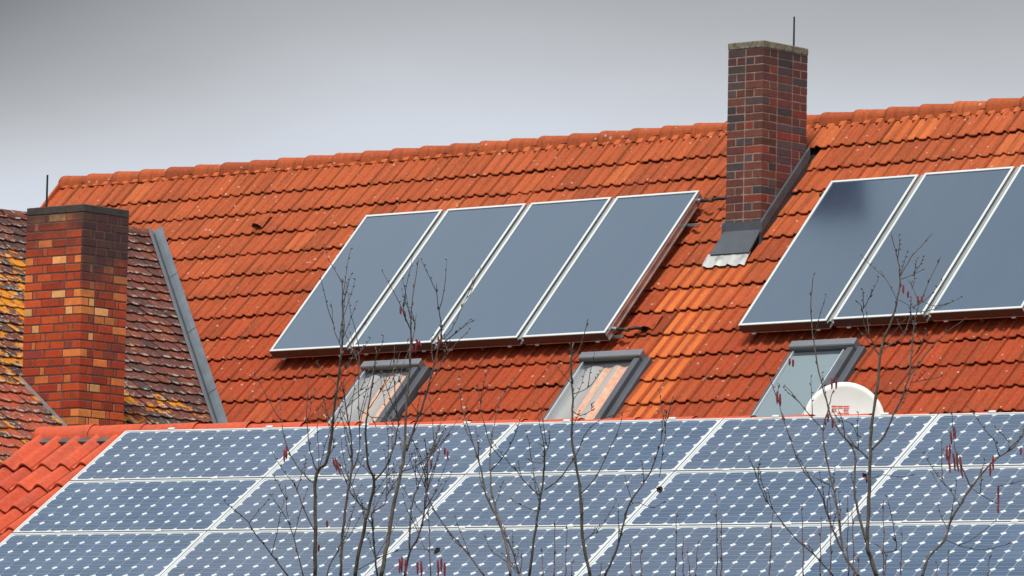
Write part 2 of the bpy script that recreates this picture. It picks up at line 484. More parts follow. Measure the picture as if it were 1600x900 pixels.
# left verge board, back slope, walls
Lx = TW*NCOL
b = MB()
e = 2.62
# felt deck under the tiles right of the valley
def deck(P, pts, h, mb): mb.add([P(a_, b_, h) for a_, b_ in pts], [tuple(range(len(pts)))])
deck(M, [(TS+.02, -3.5), (TS+Lx, -3.5), (TS+Lx, e-.3), (1.27, e-.3), (-3.37, -2.28), (TS+.02, -2.28)], HT-.075, b)
b.build('roof_deck', dark_under, house)
ap = M(0, ridge_s, HT)                     # apex
def back_pt(t, s): 
    p = M(t, ridge_s, HT-.03); return p - n1*(s*math.cos(P1)) - UP*(s*math.sin(P1))
b = MB(); b.box(back_pt(TS, 0), u1*Lx, (back_pt(0, 6.1)-back_pt(0, 0)), UP*-.06); b.build('rear_slope', MT, house)
zE = M(0, e, HT).z
fr_in = .35
b = MB()
q0 = M(TS+.15, e-.45, HT-.12); q1 = M(TS+Lx-.15, e-.45, HT-.12)
bk0 = back_pt(TS+.15, 5.7); bk1 = back_pt(TS+Lx-.15, 5.7)
def gnd(p): return Vector((p.x, p.y, 0))
for (x, y) in ((q0, q1), (q1, bk1), (bk1, bk0), (bk0, q0)):
    b.quad(gnd(x), gnd(y), y, x)
ap0 = M(TS+.15, ridge_s, HT-.1); ap1 = M(TS+Lx-.15, ridge_s, HT-.1)
b.add([q0, bk0, ap0], [(0, 1, 2)]); b.add([q1, bk1, ap1], [(0, 1, 2)])
b.build('house_wall', plaster, house)
b = MB(); b.box(M(TS-.03, -3.5, HT-.07), u1*.035, d1*1.25, N1*.10); b.build('verge_board', MT, house)
# tilted entry tile (vent) far left, and two pipe entry tiles
def vent(t, s, name, m=MT, w=.16, l=.24, hh=.07):
    b = MB(); n = 8; vs = []; a = []
    for j, (ss, hs) in enumerate(((s-l, 0.), (s-l*.5, .55), (s, 1.), (s+.0, .8))):
        for i in range(n+1):
            x = i/n; vs.append(M(t+x*w, ss, HT+.0+hh*hs*math.sin(math.pi*x)**.8 - (.02 if j == 3 and False else 0) + .012)); a.append((.35, .4, 0.))
    fs = []
    for j in range(2):
        for i in range(n): fs.append((j*(n+1)+i, (j+1)*(n+1)+i, (j+1)*(n+1)+i+1, j*(n+1)+i+1))
    b.add(vs, fs, a)
    o = b.build(name, m, house, True)
    b = MB(); vs = [M(t+i/n*w, s-.015, HT+hh*math.sin(math.pi*i/n)**.8+.008) for i in range(n+1)]
    b.add(vs, [tuple(range(n+1))]); b.build('vent_opening', black, o)
    return o
vent(-1.93, -2.37, 'vent_tile')
vent(4.92, -.22, 'vent_tile', hh=.06, w=.17)
vent(5.02, -2.13, 'vent_tile', hh=.075, w=.2)
# ---------------------------------------------------------------- skylights (parts of the house, with sub-parts)
def skylight(i, t0, s0, blind=False):
    f = MB()
    top = -.092; low = HT-.06
    t1 = t0+SW; s1 = s0+SH
    f.bevbox(M(t0, s0+.10, low), u1*.045, d1*(s1-s0-.10), N1*(top-.02-low), .006)
    f.bevbox(M(t1-.075, s0+.10, low), u1*.075, d1*(s1-s0-.10), N1*(top-low), .008)
    f.bevbox(M(t0, s1-.08, low), u1*SW, d1*.08, N1*(top-low-.02), .006)
    o = f.build('skylight', slate, house)
    tag(o, ['skylight with a striped curtain under the left collector row', 'skylight with bright orange striped curtain left of the fresh tiles', 'skylight with a plain grey blue blind beside the white dish'][i])
    f = MB()                                          # hood
    f.bevbox(M(t0-.01, s0+.01, low), u1*(SW+.02), d1*.10, N1*(top+.030-low), .010)
    f.build('hood', mat_hood, o)
    f = MB()                                          # outer flashing lying on the tiles
    f.bevbox(M(t0-.05, s0+.05, HT-.05), u1*.05, d1*(SH-.05), N1*.072, .004)
    f.bevbox(M(t1, s0+.05, HT-.05), u1*.085, d1*(SH-.05), N1*.105, .008)
    f.build('flashing', slate, o)
    f = MB()                                          # bright gasket strips
    f.box(M(t0+.046, s0+.12, HT), u1*.012, d1*(SH-.2), N1*.096)
    if blind: f.box(M(t1-.115, s0+.14, HT), u1*.012, d1*(SH-.2), N1*.10)
    f.build('sash_trim', trim_m, o)
    f = MB(); f.box(M(t0+.06, s0+.105, HT+.01), u1*(SW-.14), d1*.055, N1*.065); f.build('sash', darkm if not blind else slate, o)
    f = MB(); gh = HT+.080; f.quad(M(t0+.05, s0+.12, gh), M(t0+.05, s1-.06, gh), M(t1-.07, s1-.06, gh), M(t1-.07, s0+.12, gh)); f.build('pane', WGL, o)
    f = MB(); nx = 60; vs = []; a = []
    for j, ss in enumerate((s0+.05, s0+.35, s0+.7, s1)):
        for k in range(nx+1):
            x = k/nx
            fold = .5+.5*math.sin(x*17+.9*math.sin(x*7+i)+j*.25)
            st = 0.
            if i == 0: cs = ((.50+.03*j, .05), (.84, .045))
            elif i == 1: cs = ((.50, .06), (.80, .08))
            else: cs = ()
            for c_, w_ in cs:
                if abs(x-c_) < w_+.03: st = max(st, 1.-max(0., (abs(x-c_)-w_)/.03))
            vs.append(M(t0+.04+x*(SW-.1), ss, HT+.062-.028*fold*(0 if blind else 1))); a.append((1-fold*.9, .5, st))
    fs = []
    for j in range(3):
        for k in range(nx): fs.append((j*(nx+1)+k, (j+1)*(nx+1)+k, (j+1)*(nx+1)+k+1, j*(nx+1)+k+1))
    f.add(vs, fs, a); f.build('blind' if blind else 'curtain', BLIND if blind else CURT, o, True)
mat_hood = mat_simple('hood_grey', (.20, .21, .225), .45, .3, .08, 4.)
trim_m = mat_simple('bright_trim', (.75, .77, .78), .3, .6, .05, 4.)
for i, (a_, b_) in enumerate(SKY): skylight(i, a_, b_, i == 2)

# ---------------------------------------------------------------- chimneys
def chimney(name, corner, ztop, zbot, wf, ws, course, bl, pal, palw, mats, mort, capm, parent, seed, captk, capoh, label, closer=True):
    """corner: nearest vertical edge (x,y); front face runs along -u1, side face along -n1"""
    r2 = random.Random(seed)
    X = Vector((corner.x, corner.y, 0))
    mj = .011 if not closer else .014; dep = .112
    core = MB()
    core.box(Vector((X.x, X.y, zbot)) - u1*(.003) - n1*.003, -u1*(wf-.006), -n1*(ws-.006), UP*(ztop-zbot))
    ch = core.build('chimney', mort, parent)
    if label: tag(ch, label)
    br = MB(); nrow = int((ztop-zbot)/course); hh = course-mj
    def run(L, row, lead):
        """split a length into bricks"""
        segs = []
        if lead: pat = [1, 1, .22, 1] if closer else [1, 1]
        else: pat = [.48, 1, 1, .22] if closer else [.45, 1, .5]
        if r2.random() < .3: pat = pat[::-1]
        if not closer: pat = [1]*max(1, round(L/bl))
        if not closer and not lead: pat = [.5]+[1]*max(0, round(L/bl-1))+[.5]
        tot = sum(pat); sc_ = (L-mj*(len(pat)-1))/tot
        x = 0
        for q in pat: segs.append((x, q*sc_)); x += q*sc_+mj
        return segs
    def pick(zr):
        x = r2.random(); k = 0
        for c, w in zip(pal, palw):
            x -= w
            if x <= 0: break
            k += 1
        c = pal[min(k, len(pal)-1)]; g = r2.uniform(.8, 1.2)
        return tuple(min(1., v*g*r2.uniform(.93, 1.07)) for v in c)
    for r in range(nrow):
        z = ztop-(r+1)*course + mj*.5
        lead = r % 2 == 0
        faces = [(X, -u1, -n1, wf, True), (X-n1*ws, -u1, n1, wf, True), (X, -n1, -u1, ws, False), (X-u1*wf, -n1, u1, ws, False)]
        for (o, along, inw, L, isf) in faces:
            full = (isf == lead)
            off = 0 if full else dep+mj
            for (x, ln) in run(L-2*off, r, full):
                c = pick(z)
                jit = r2.uniform(-.0015, .002)
                o2 = Vector((o.x, o.y, z)) + along*(off+x) - inw*jit
                br.bevbox(o2, along*ln, inw*dep, UP*hh, .004, c)
    br.build('brickwork', mats, ch)
    cp = MB(); oh = capoh
    cp.bevbox(Vector((X.x, X.y, ztop)) + u1*oh + n1*oh, -u1*(wf+2*oh), -n1*(ws+2*oh), UP*captk, .008)
    cp.build('cap', capm, ch)
    return ch
c2 = Vector((2.55543, 62.20236, 0))
z2 = 6.7577+CAMH
mb2 = mat_brick('purple_clinker', False, z2+2.0)
ch2 = chimney('chimney', c2, z2+1.945, z2-1.3, .465, .755, .0848, .24,
    [(.145, .046, .034), (.090, .058, .064), (.24, .045, .027), (.115, .036, .028), (.060, .046, .052)], [.42, .24, .06, .2, .08], mb2, mortar_pale, cap_pale, house, 5, .075, .006,
    'tall purple brown clinker brick chimney with pale joints through the orange roof', closer=False)
b = MB(); b.tube([Vector((c2.x, c2.y, z2+1.9))-n1*.55-u1*.03, Vector((c2.x, c2.y, z2+2.335))-n1*.55-u1*.03], [.011, .009], 8); b.build('lightning_rod', darkm, ch2)
# flashings of chimney 2
b = MB(); X = c2
zf = z2+.02
b.box(Vector((X.x, X.y, z2+.04))+n1*.014+u1*.014, -u1*.493, -n1*.03, UP*.095)
b.box(Vector((X.x, X.y, z2-.2))+n1*.006+u1*.006, -u1*.477, -n1*.03, UP*.25)
# apron: from the foot of the front face forward onto the tiles
def cm(t, s, h): return M(t, s, h)
ft = (X+UP*z2-A1).dot(u1)
a0 = Vector((X.x, X.y, z2+.045))+n1*.012+u1*.012; a1 = a0-u1*.489
b0 = M(ft+.01, -1.335, HT+.045); b1 = M(ft-.50, -1.335, HT+.045)
b.add([a0, a1, b1, b0, a0-UP*.02-n1*.005, a1-UP*.02-n1*.005, b1-N1*.015, b0-N1*.015], [(0, 1, 2, 3), (3, 2, 6, 7), (0, 3, 7, 4), (1, 5, 6, 2)])
# side strips climbing the slope
sl = -d1
def sidestrip(sg):
    p0 = Vector((X.x, X.y, 0)) if sg > 0 else Vector((X.x, X.y, 0)) - u1*.465
    out = u1*sg; q0, q1 = -.02, .78
    z = lambda q: z2 - .01 + q*math.tan(P1)
    A_ = p0 - n1*q0; B_ = p0 - n1*q1
    A_ = Vector((A_.x, A_.y, z(q0))); B_ = Vector((B_.x, B_.y, z(q1)))
    b.box(A_+UP*.035+out*.002, B_-A_, out*.030, UP*.115)
    b.box(A_-UP*.16+out*.002, B_-A_, out*.010, UP*.19)
    b.box(A_-UP*.16+out*.012, B_-A_, out*.09, UP*.03)
sidestrip(1); sidestrip(-1)
b.build('flashing', slate, ch2)
b = MB()   # pale lead lip dressed over the tiles, wavy
n = 40; vs = []
for i in range(n+1):
    x = i/n; t = ft-.545+x*.56
    k = prof_flat(((t-TS)/TW) % 1.0)
    vs += [M(t, -1.36, HT+.03), M(t, -1.27, HT+.020+k*.3), M(t, -1.185+.008*math.sin(x*9), HT+.004+k*.8)]
fs = []
for i in range(n):
    fs += [(i*3, i*3+1, i*3+4, i*3+3), (i*3+1, i*3+2, i*3+5, i*3+4)]
b.add(vs, fs); b.build('lead_apron', lead, ch2, True)

# ---------------------------------------------------------------- old wing with chimney 1
wing = empty('old_wing', (W(5, 4).x, W(5, 4).y, 0), 'old wing left of the big roof with mossy brown plain tiles and orange lichen', 'house')
mb = MB(); r3 = random.Random(11)
BW, BE = .185, .178
C1 = Vector((-5.08926, 62.89218, 5.09263+CAMH))          # foot of chimney 1, front left
ca = (C1-V0).dot(n1); cb = (C1-V0).dot(dw)
CW1, CS1 = .83, .68
row = 0; bpos = .10
while bpos < 5.9:
    a0_ = .0 + (BW/2 if row % 2 else 0)
    na = int(8.0/BW)
    for j in range(na):
        a_ = a0_+j*BW + r3.uniform(-.004, .004)
        lim = .563*(bpos-.2)-.35
        if a_ < lim: continue
        bb = bpos + r3.uniform(-.012, .012)
        # hole of the chimney
        am = a_+BW/2; bm_ = bb
        if ca-CS1+.02 < am < ca-.02 and cb+.12 < bm_ < cb+CW1/math.cos(PW_)-.0: continue
        rv = r3.random(); lf = .028; th = .017
        tilt = r3.uniform(-.004, .006); ln = BE*1.25
        red = 1. if (am > ca-.0 and bm_ > cb+.12 + r3.uniform(-.05, .05)) and rv > .12 else (.0)
        nose_pts = []
        for q in range(9):
            w_ = math.pi*q/8
            nose_pts.append((BW*.5*(1-math.cos(w_))*.97+.003, .045*(math.sin(w_)**.7)))
        vs = [W(a_+.003, bb-ln, .002), W(a_+BW*.97, bb-ln, .002)]
        at_ = [(rv, 0., red)]*2
        for (x, y) in reversed(nose_pts):
            vs.append(W(a_+x, bb-.045+y, lf+tilt*(x/BW))); at_.append((rv, .75+.25*min(1, y/.045), red))
        nt = len(vs); top = tuple(range(nt))
        for (x, y) in reversed(nose_pts):
            vs.append(W(a_+x, bb-.047+y, lf-th+tilt*(x/BW))); at_.append((rv*.4, .6, red*.3))
        fs = [tuple(reversed(top))]
        for q in range(8): fs.append((2+q, 2+q+1, nt+q+1, nt+q))
        mb.add(vs, fs, at_)
    bpos += BE; row += 1
me = mb.mesh('plain_roof_tiles')
sideW = vd.cross(Nw).normalized()
if sideW.dot(n1) < 0: sideW = -sideW
bisect(me, V0+sideW*.07, -sideW)
link('roof_tiles', me, OT, wing)
b = MB(); deck(W, [(.05, 0.05), (8.1, .05), (8.1, 5.9), (3.37, 5.9)], -.02, b)
b.build('roof_deck', dark_under, wing)
# ridge caps of the wing
t = .15
while t < 8.1:
    bb = cap_mesh(lambda q, s_, h_: W(q, s_, h_), t, .40, .070, .086, .02, -.034, r3.random(), 0, dw, Nw, n1)
    o = bb.build('ridge_tile', OT, wing, True); t += .385
# left slope + walls
apx = lambda a_: W(a_, .02, .0)
b = MB(); pl = lambda a_, q: apx(a_) - u1*(q*math.cos(PW_)) - UP*(q*math.sin(PW_))
b.box(pl(.1, 0), n1*8.0, pl(0, 2.8)-pl(0, 0), UP*-.06); b.build('rear_slope', OT, wing)
b = MB()
w0 = W(0.1, 5.5, -.1); w1 = W(7.9, 5.5, -.1); l0 = pl(.1, 2.6)-UP*.1; l1 = pl(7.9, 2.6)-UP*.1
for (x, y) in ((w0, w1), (w1, l1), (l1, l0)): b.quad(gnd(x), gnd(y), y, x)
b.add([w1, l1, apx(7.9)-UP*.1], [(0, 1, 2)]); b.build('house_wall', plaster, wing)
# valley sheet between wing and main roof
b = MB(); nseg = 26; vs = []
Ls = 5.35
mdir = (vd.cross(N1)).normalized(); mdir = mdir if mdir.dot(u1) > 0 else -mdir
wdir = (vd.cross(Nw)).normalized(); wdir = wdir if wdir.dot(n1) > 0 else -wdir
for i in range(nseg+1):
    x = -.10+Ls*i/nseg; jj = r3.uniform(-.003, .003)
    c = V0+vd*x
    vs += [c+wdir*.10+Nw*(.035+jj), c+wdir*.055+Nw*.028, c-(N1+Nw)*.006, c+mdir*.06+N1*(.006+jj), c+mdir*.115+N1*.012]
fs = []
for i in range(nseg):
    for q in range(4): fs.append((i*5+q, i*5+q+1, (i+1)*5+q+1, (i+1)*5+q))
b.add(vs, fs); 
for x in (1.1, 2.45, 3.9):        # lapped joints
    c = V0+vd*x; b.box(c+N1*.010, mdir*.12, vd*.006, N1*.006)
b.build('valley_sheet', zinc, wing)
b = MB(); b.box(V0+vd*-.02-mdir*.004+(N1+Nw)*.001, vd*(Ls-.1), mdir*.009, N1*.004); b.build('valley_seam', darkm, wing)
# chimney 1
c1corner = C1+u1*CW1
z1 = C1.z
SIDE_REF = c1corner
mb1 = mat_brick('red_clinker', True, z1+1.80)
ch1 = chimney('chimney', c1corner, z1+1.762, z1-1.15, CW1, CS1, .0888, .25,
    [(.44, .058, .013), (.53, .085, .018), (.70, .21, .05), (.80, .42, .15), (.27, .045, .028), (.34, .040, .012)], [.40, .24, .14, .05, .05, .12], mb1, mortar_dark, cap_dark, wing, 12, .082, .003,
    'stout red clinker brick chimney with scattered yellow bricks and sooty top', closer=True)
b = MB(); q = Vector((C1.x, C1.y, z1+1.8))+u1*.03-n1*.26
b.tube([q, q+UP*.42], [.012, .010], 8); b.build('lightning_rod', darkm, ch1)
# flashing along the front foot of chimney 1 (on the falling slope)
def CF(q, out, z): # q along u from the left corner, out along n, z above slope line
    p = C1+u1*q+n1*out; return Vector((p.x, p.y, z1 - q*math.tan(PW_) + z))
b = MB()
b.add([CF(-.03, .012, .075), CF(1.0, .012, .075), CF(1.0, .012, -.01), CF(-.03, .012, -.01), CF(1.0, .07, -.02), CF(-.03, .07, -.02)], [(0, 3, 2, 1), (3, 5, 4, 2)])
b.add([CF(-.03, .07, -.012), CF(1.0, .07, -.012), CF(1.0, .13, -.010), CF(-.03, .13, -.010)], [(0, 3, 2, 1)])
b.build('flashing', zinc_light, ch1)

# ---------------------------------------------------------------- solar thermal collectors
PIT, CW, CL, CD = 1.19, 1.1147, 2.219, .108
def make_collector():
    root = empty('solar_collector', M(0, 0, 0), 'x', 'solar collector')
    f = MB(); r = .028
    o = M(0, 0, 0) ; X_, Y_, Z_ = u1, -d1, N1
    def P(x, y, z): return o+X_*x+Y_*y+Z_*z
    # rim bars, top face
    f.bevbox(P(0, 0, -.012), X_*CW, Y_*r, Z_*.012, .002)
    f.bevbox(P(0, CL-r, -.012), X_*CW, Y_*r, Z_*.012, .002)
    f.bevbox(P(0, r, -.012), X_*r, Y_*(CL-2*r), Z_*.012, .002)
    f.bevbox(P(CW-r, r, -.012), X_*r, Y_*(CL-2*r), Z_*.012, .002)
    f.build('rim', white_frame, root)
    f = MB()
    f.box(P(.004, .004, -CD), X_*(CW-.008), Y_*(CL-.008), Z_*(CD-.012))
    f.box(P(-.004, -.004, -CD-.003), X_*(CW+.008), Y_*.012, Z_*.010)
    f.box(P(.002, -.003, -CD+.010), X_*(CW-.004), Y_*.006, Z_*(CD-.026), mi=1)  # thin front plate, same metal really; its brown imitates mirrored tiles
    f.box(P(CW-.004, -.004, -CD-.003), X_*.010, Y_*(CL), Z_*.010)
    f.box(P(CW-.004, -.004, -.045), X_*.008, Y_*(CL), Z_*.008)
    f.build('casing', [alu_side, tile_reflect], root)
    f = MB(); f.quad(P(r-.002, r-.002, -.0095), P(CW-r+.002, r-.002, -.0095), P(CW-r+.002, CL-r+.002, -.0095), P(r-.002, CL-r+.002, -.0095)); f.build('glass_cover', CGL, root)
    for x in (.13, CW-.17):
        f = MB(); f.bevbox(P(x, -.022, -CD-.008), X_*.05, Y_*.022, Z_*.016, .003); f.build('clip', trim_m, root)
    return root
def copy_tree(o, loc):
    c = o.copy(); C.objects.link(c); c.location = loc
    for ch in [q for q in bpy.data.objects if q.parent == o]:
        d = ch.copy(); C.objects.link(d); d.parent = c
    return c
proto = make_collector()
RB = .008                                        # right row hangs a hair lower at its left end
locs = [('A', i, M(PIT*i, 0, 0)) for i in range(4)] + [('B', i, M(6.4301+PIT*i, -.018+(.022 if i == 0 else 0.008 if i == 1 else -.006), 0)) for i in range(4)]
lab = {('A', 0): 'leftmost solar collector of the left row, above the curtained skylight', ('A', 1): 'second solar collector from the left in the left row of four', ('A', 2): 'third solar collector from the left in the left row of four',
       ('A', 3): 'rightmost solar collector of the left row, with hose fittings on its right side', ('B', 0): 'solar collector with the dark reflection of the chimney in its top corner', ('B', 1): 'second solar collector right of the purple chimney, behind the tallest twigs',
       ('B', 2): 'solar collector cut by the right edge of the photo', ('B', 3): 'far end solar collector at the right photo edge'}
for k, (rw, i, L) in enumerate(locs):
    if rw == 'B' and i == 3: continue
    o = proto if k == 0 else copy_tree(proto, L)
    if i:
        sb = MB(); q0 = M(-.052, 0, -.030)
        sb.box(q0, u1*.020, -d1*CL, N1*.008); sb.box(q0+u1*.020-N1*.020, u1*.004, -d1*CL, N1*.030); sb.box(q0+u1*.024-N1*.028, u1*.022, -d1*CL, N1*.008)
        if k == 1: strip_me = sb.build('joint_strip', strip_m, proto).data; so_ = [q for q in bpy.data.objects if q.name.startswith('joint_strip')][0]
        else: so_ = bpy.data.objects.new('joint_strip', strip_me); C.objects.link(so_)
        so_.parent = o
    tag(o, lab[(rw, i)], 'solar collector', 'collectors in the left row' if rw == 'A' else 'collectors in the right row')
# mounting rails on roof hooks: their ends stick out at the right of each row
def rail(t0, ln, s_, label):
    r_ = empty('mounting_rail', M(t0, s_, HT), label, 'rail', 'rails under the collectors')
    b = MB(); b.bevbox(M(t0, s_, -.155), u1*ln, d1*.04, N1*.03, .003); b.bevbox(M(t0, s_+.012, -.125), u1*ln, d1*.014, N1*.008, .001)
    b.build('rail_bar', alu_side, r_)
    t = t0+.5
    while t < t0+ln:
        b = MB(); b.bevbox(M(t, s_-.02, HT+.004), u1*.04, d1*.07, N1*.042, .003); b.build('roof_hook', alu_side, r_); t += 1.2
rail(-.03, 4.84, -.10, 'lower aluminium rail under the left collector row, end visible at its right')
rail(-.03, 4.86, -1.83, 'upper aluminium rail under the left collector row, end visible at its right')
rail(6.41, 3.60, -.12, 'lower aluminium rail under the right collector row')
rail(6.41, 3.60, -1.85, 'upper aluminium rail under the right collector row')
def hose(pts, r, label, mats=black):
    h = empty('collector_hose', pts[0], label, 'hose'); 
    b = MB(); b.tube(pts, [r]*len(pts), 8); b.build('tube', mats, h, True)
    b = MB(); p = pts[0]; dr_ = (Vector(pts[1])-Vector(pts[0])).normalized(); b.tube([p, p+dr_*.05], [r*1.5, r*1.5], 8); b.build('fitting', alu_side, h)
    b = MB(); p = pts[2]; b.tube([p, p+dr_*.045], [r*1.35]*2, 8); b.build('clamp_band', copper, h)
hose([M(4.685, -2.12, -.06), M(4.76, -2.12, -.065), M(4.83, -2.125, -.07), M(4.93, -2.17, -.09), M(5.03, -2.20, -.12), M(5.12, -2.22, -.19)], .018, 'short black hose from the top of the left collector row into the roof')
hose([M(4.685, -.13, -.07), M(4.76, -.13, -.08), M(4.83, -.135, -.09), M(4.87, -.15, -.10), M(4.92, -.19, -.12), M(4.98, -.24, -.19)], .018, 'short black hose from the foot of the left collector row into the roof')
hose([M(-.0, -2.10, -.07), M(-.05, -2.10, -.075), M(-.09, -2.09, -.09), M(-.12, -2.07, -.13), M(-.13, -2.05, -.17)], .02, 'stub of dark hose at the upper left corner of the left collector row')
hose([M(6.43, -2.12, -.07), M(6.38, -2.12, -.075), M(6.34, -2.11, -.09), M(6.31, -2.09, -.13), M(6.30, -2.07, -.17)], .02, 'stub of dark hose at the upper left corner of the right collector row')

# ================================================================== FRONT BUILDING with photovoltaic modules
front = empty('front_building', (F(5, 3.6).x, F(5, 3.6).y, 0), 'low building in front with a new red tile roof mostly covered by blue solar modules', 'building')
HF = -.125
FWD = .330
FT0 = -.965
mb = MB(); r4 = random.Random(3)
noseF = [.325+.345*k for k in range(0, 10)]
tiles(mb, F, FT0, FT0+FWD*37, FWD, noseF, HF-.045, prof_round, .030, .022, None, None, r4, nx=24, head0=-.22)
mb.build('roof_tiles', FT, front)
t = FT0+.03; k = 0
while t < FT0+FWD*37:
    b = cap_mesh(F, t, .475, .112, .122, -.265, HF-.070-.0035*min(4, max(0, t-.3)*4)-.0052*max(0, t), .55+.3*r4.random(), 0, df, Nf, uf, .062)
    b.build('ridge_tile', FT, front, True); t += .44; k += 1
# the caps' raised collar at each joint is part of the cap; the roll below fills the gap over the pans
b = MB(); b.box(F(FT0+.05, -.21, HF-.05), uf*(FWD*37-.1), df*.10, Nf*.045); b.build('ridge_roll', ridge_strip, front)
LF = FWD*37
b = MB(); deck(F, [(FT0+.02, -.25), (FT0+LF, -.25), (FT0+LF, 3.4), (FT0+.02, 3.4)], HF-.08, b); b.build('roof_deck', dark_under, front)
bp = lambda t_, q: F(t_, -.27, HF-.06) - nf*(q*math.cos(P2)) - UP*(q*math.sin(P2))
b = MB(); b.box(bp(FT0, 0), uf*LF, bp(0, 4.0)-bp(0, 0), UP*-.05); b.build('rear_slope', FT, front)
b = MB(); g0 = F(FT0+.12, 3.1, HF-.13); g1 = F(FT0+LF-.12, 3.1, HF-.13); k0 = bp(FT0+.12, 3.7)-UP*.08; k1 = bp(FT0+LF-.12, 3.7)-UP*.08
for (x, y) in ((g0, g1), (g1, k1), (k1, k0), (k0, g0)): b.quad(gnd(x), gnd(y), y, x)
b.add([g0, k0, F(FT0+.12, -.27, HF-.12)], [(0, 1, 2)]); b.add([g1, k1, F(FT0+LF-.12, -.27, HF-.12)], [(0, 1, 2)])
b.build('building_wall', plaster, front)
b = MB(); b.bevbox(F(FT0-.02, -.2, HF-.09), uf*.03, df*3.6, Nf*.06, .004); b.build('verge_board', FT, front)

MWD, MHT = 1.5787, .8048
MPX, MPY = 1.5887, .8248
def make_module():
    root = empty('solar_module', F(0, 0, 0), 'x', 'solar module')
    o = F(0, 0, 0)
    def P(x, y, z): return o+uf*x+df*y+Nf*z
    f = MB(); w_ = .0125; hgt = .034
    f.bevbox(P(0, 0, -hgt), uf*MWD, df*w_, Nf*hgt, .0015); f.bevbox(P(0, MHT-w_, -hgt), uf*MWD, df*w_, Nf*hgt, .0015)
    f.bevbox(P(0, w_, -hgt), uf*w_, df*(MHT-2*w_), Nf*hgt, .0015); f.bevbox(P(MWD-w_, w_, -hgt), uf*w_, df*(MHT-2*w_), Nf*hgt, .0015)
    f.build('module_frame', pv_frame, root)
    f = MB(); z = -.006
    f.quad(P(w_-.002, w_-.002, z), P(w_-.002, MHT-w_+.002, z), P(MWD-w_+.002, MHT-w_+.002, z), P(MWD-w_+.002, w_-.002, z)); f.build('backsheet', back, root)
    cp = .1272; cs = .1236; ch = .0215
    mx = (MWD-12*cp)/2; my = (MHT-6*cp)/2
    f = MB(); r5 = random.Random(9); zc = -.0048
    for i in range(12):
        for j in range(6):
            x = mx+i*cp+(cp-cs)/2; y = my+j*cp+(cp-cs)/2; rv = r5.random()
            pts = [(x+ch, y), (x+cs-ch, y), (x+cs, y+ch), (x+cs, y+cs-ch), (x+cs-ch, y+cs), (x+ch, y+cs), (x, y+cs-ch), (x, y+ch)]
            f.add([P(a_, b_, zc) for a_, b_ in pts], [tuple(reversed(range(8)))], (rv, .5, 0.))
    for j in range(6):
        for q in (.27, .73):
            y = my+j*cp+q*cp
            f.quad(P(mx, y-.0013, -.0040), P(mx, y+.0013, -.0040), P(MWD-mx, y+.0013, -.0040), P(MWD-mx, y-.0013, -.0040), mi=1)
    f.build('cell_grid', [CELL, busbar], root)
    for x in (.355, 1.165):
        f = MB(); f.bevbox(P(x, -.020, -.004), uf*.05, df*.026, Nf*.012, .002); f.box(P(x+.012, -.0195, -.05), uf*.026, df*.019, Nf*.048)
        f.build('clamp', pv_frame, root)
    return root
pm = make_module(); first = True
rows = ['top row', 'middle row', 'bottom row']; nth = ['first', 'second', 'third', 'fourth', 'fifth', 'sixth']
for j in range(3):
    for i in range(6 if j == 2 else 5):
        L = F(MPX*i, MPY*j, 0)
        o = pm if first else copy_tree(pm, L); first = False
        x = {0: ', next to the red tiles'}.get(i, '')
        tag(o, '%s solar module from the left in the %s%s' % (nth[i], rows[j], x), 'solar module', 'solar modules on the front roof')
rb = empty('module_rails', F(0, 0, HF), 'aluminium rails carrying the blue solar modules on the front roof', 'rail')
for i in range(6):
    for q in (.38, 1.19):
        b = MB(); b.box(F(MPX*i+q-.02, -.03, -.075), uf*.04, df*2.55, Nf*.040); b.build('rail_bar', alu_side, rb)

# ================================================================== SATELLITE DISH
DD = 58.2
dc = at(1319, 661, DD)
dish = empty('satellite_dish', dc, 'white satellite dish with red letters beside the blue skylight, half hidden by the front roof', 'satellite dish')
ax = Vector((-.10, -1, .16)).normalized(); ex = ax.cross(UP).normalized()*-1; ey = ex.cross(ax).normalized()
if ey.z < 0: ey = -ey
RD = 63.6/FPX*DD
b = MB(); nr, na = 8, 64; vs = [dc]; 
def dz(r): return (r/RD)**2*.055
for k in range(1, nr+1):
    r = RD*k/nr
    for i in range(na):
        w_ = 2*math.pi*i/na; vs.append(dc+ex*math.cos(w_)*r+ey*math.sin(w_)*r+ax*dz(r))
base = len(vs)
for i in range(na):
    w_ = 2*math.pi*i/na; r = RD; vs.append(dc+ex*math.cos(w_)*(r+.006)+ey*math.sin(w_)*(r+.006)+ax*(dz(r)-.012))
fs = []
for i in range(na): fs.append((0, 1+i, 1+(i+1) % na))
for k in range(nr-1):
    for i in range(na): fs.append((1+k*na+i, 1+(k+1)*na+i, 1+(k+1)*na+(i+1) % na, 1+k*na+(i+1) % na))
for i in range(na): fs.append((1+(nr-1)*na+i, base+i, base+(i+1) % na, 1+(nr-1)*na+(i+1) % na))
vs.append(dc-ax*.02); c_ = len(vs)-1
for i in range(na): fs.append((base+i, c_, base+(i+1) % na))
b.add(vs, fs); b.build('reflector', white_paint, dish, True)
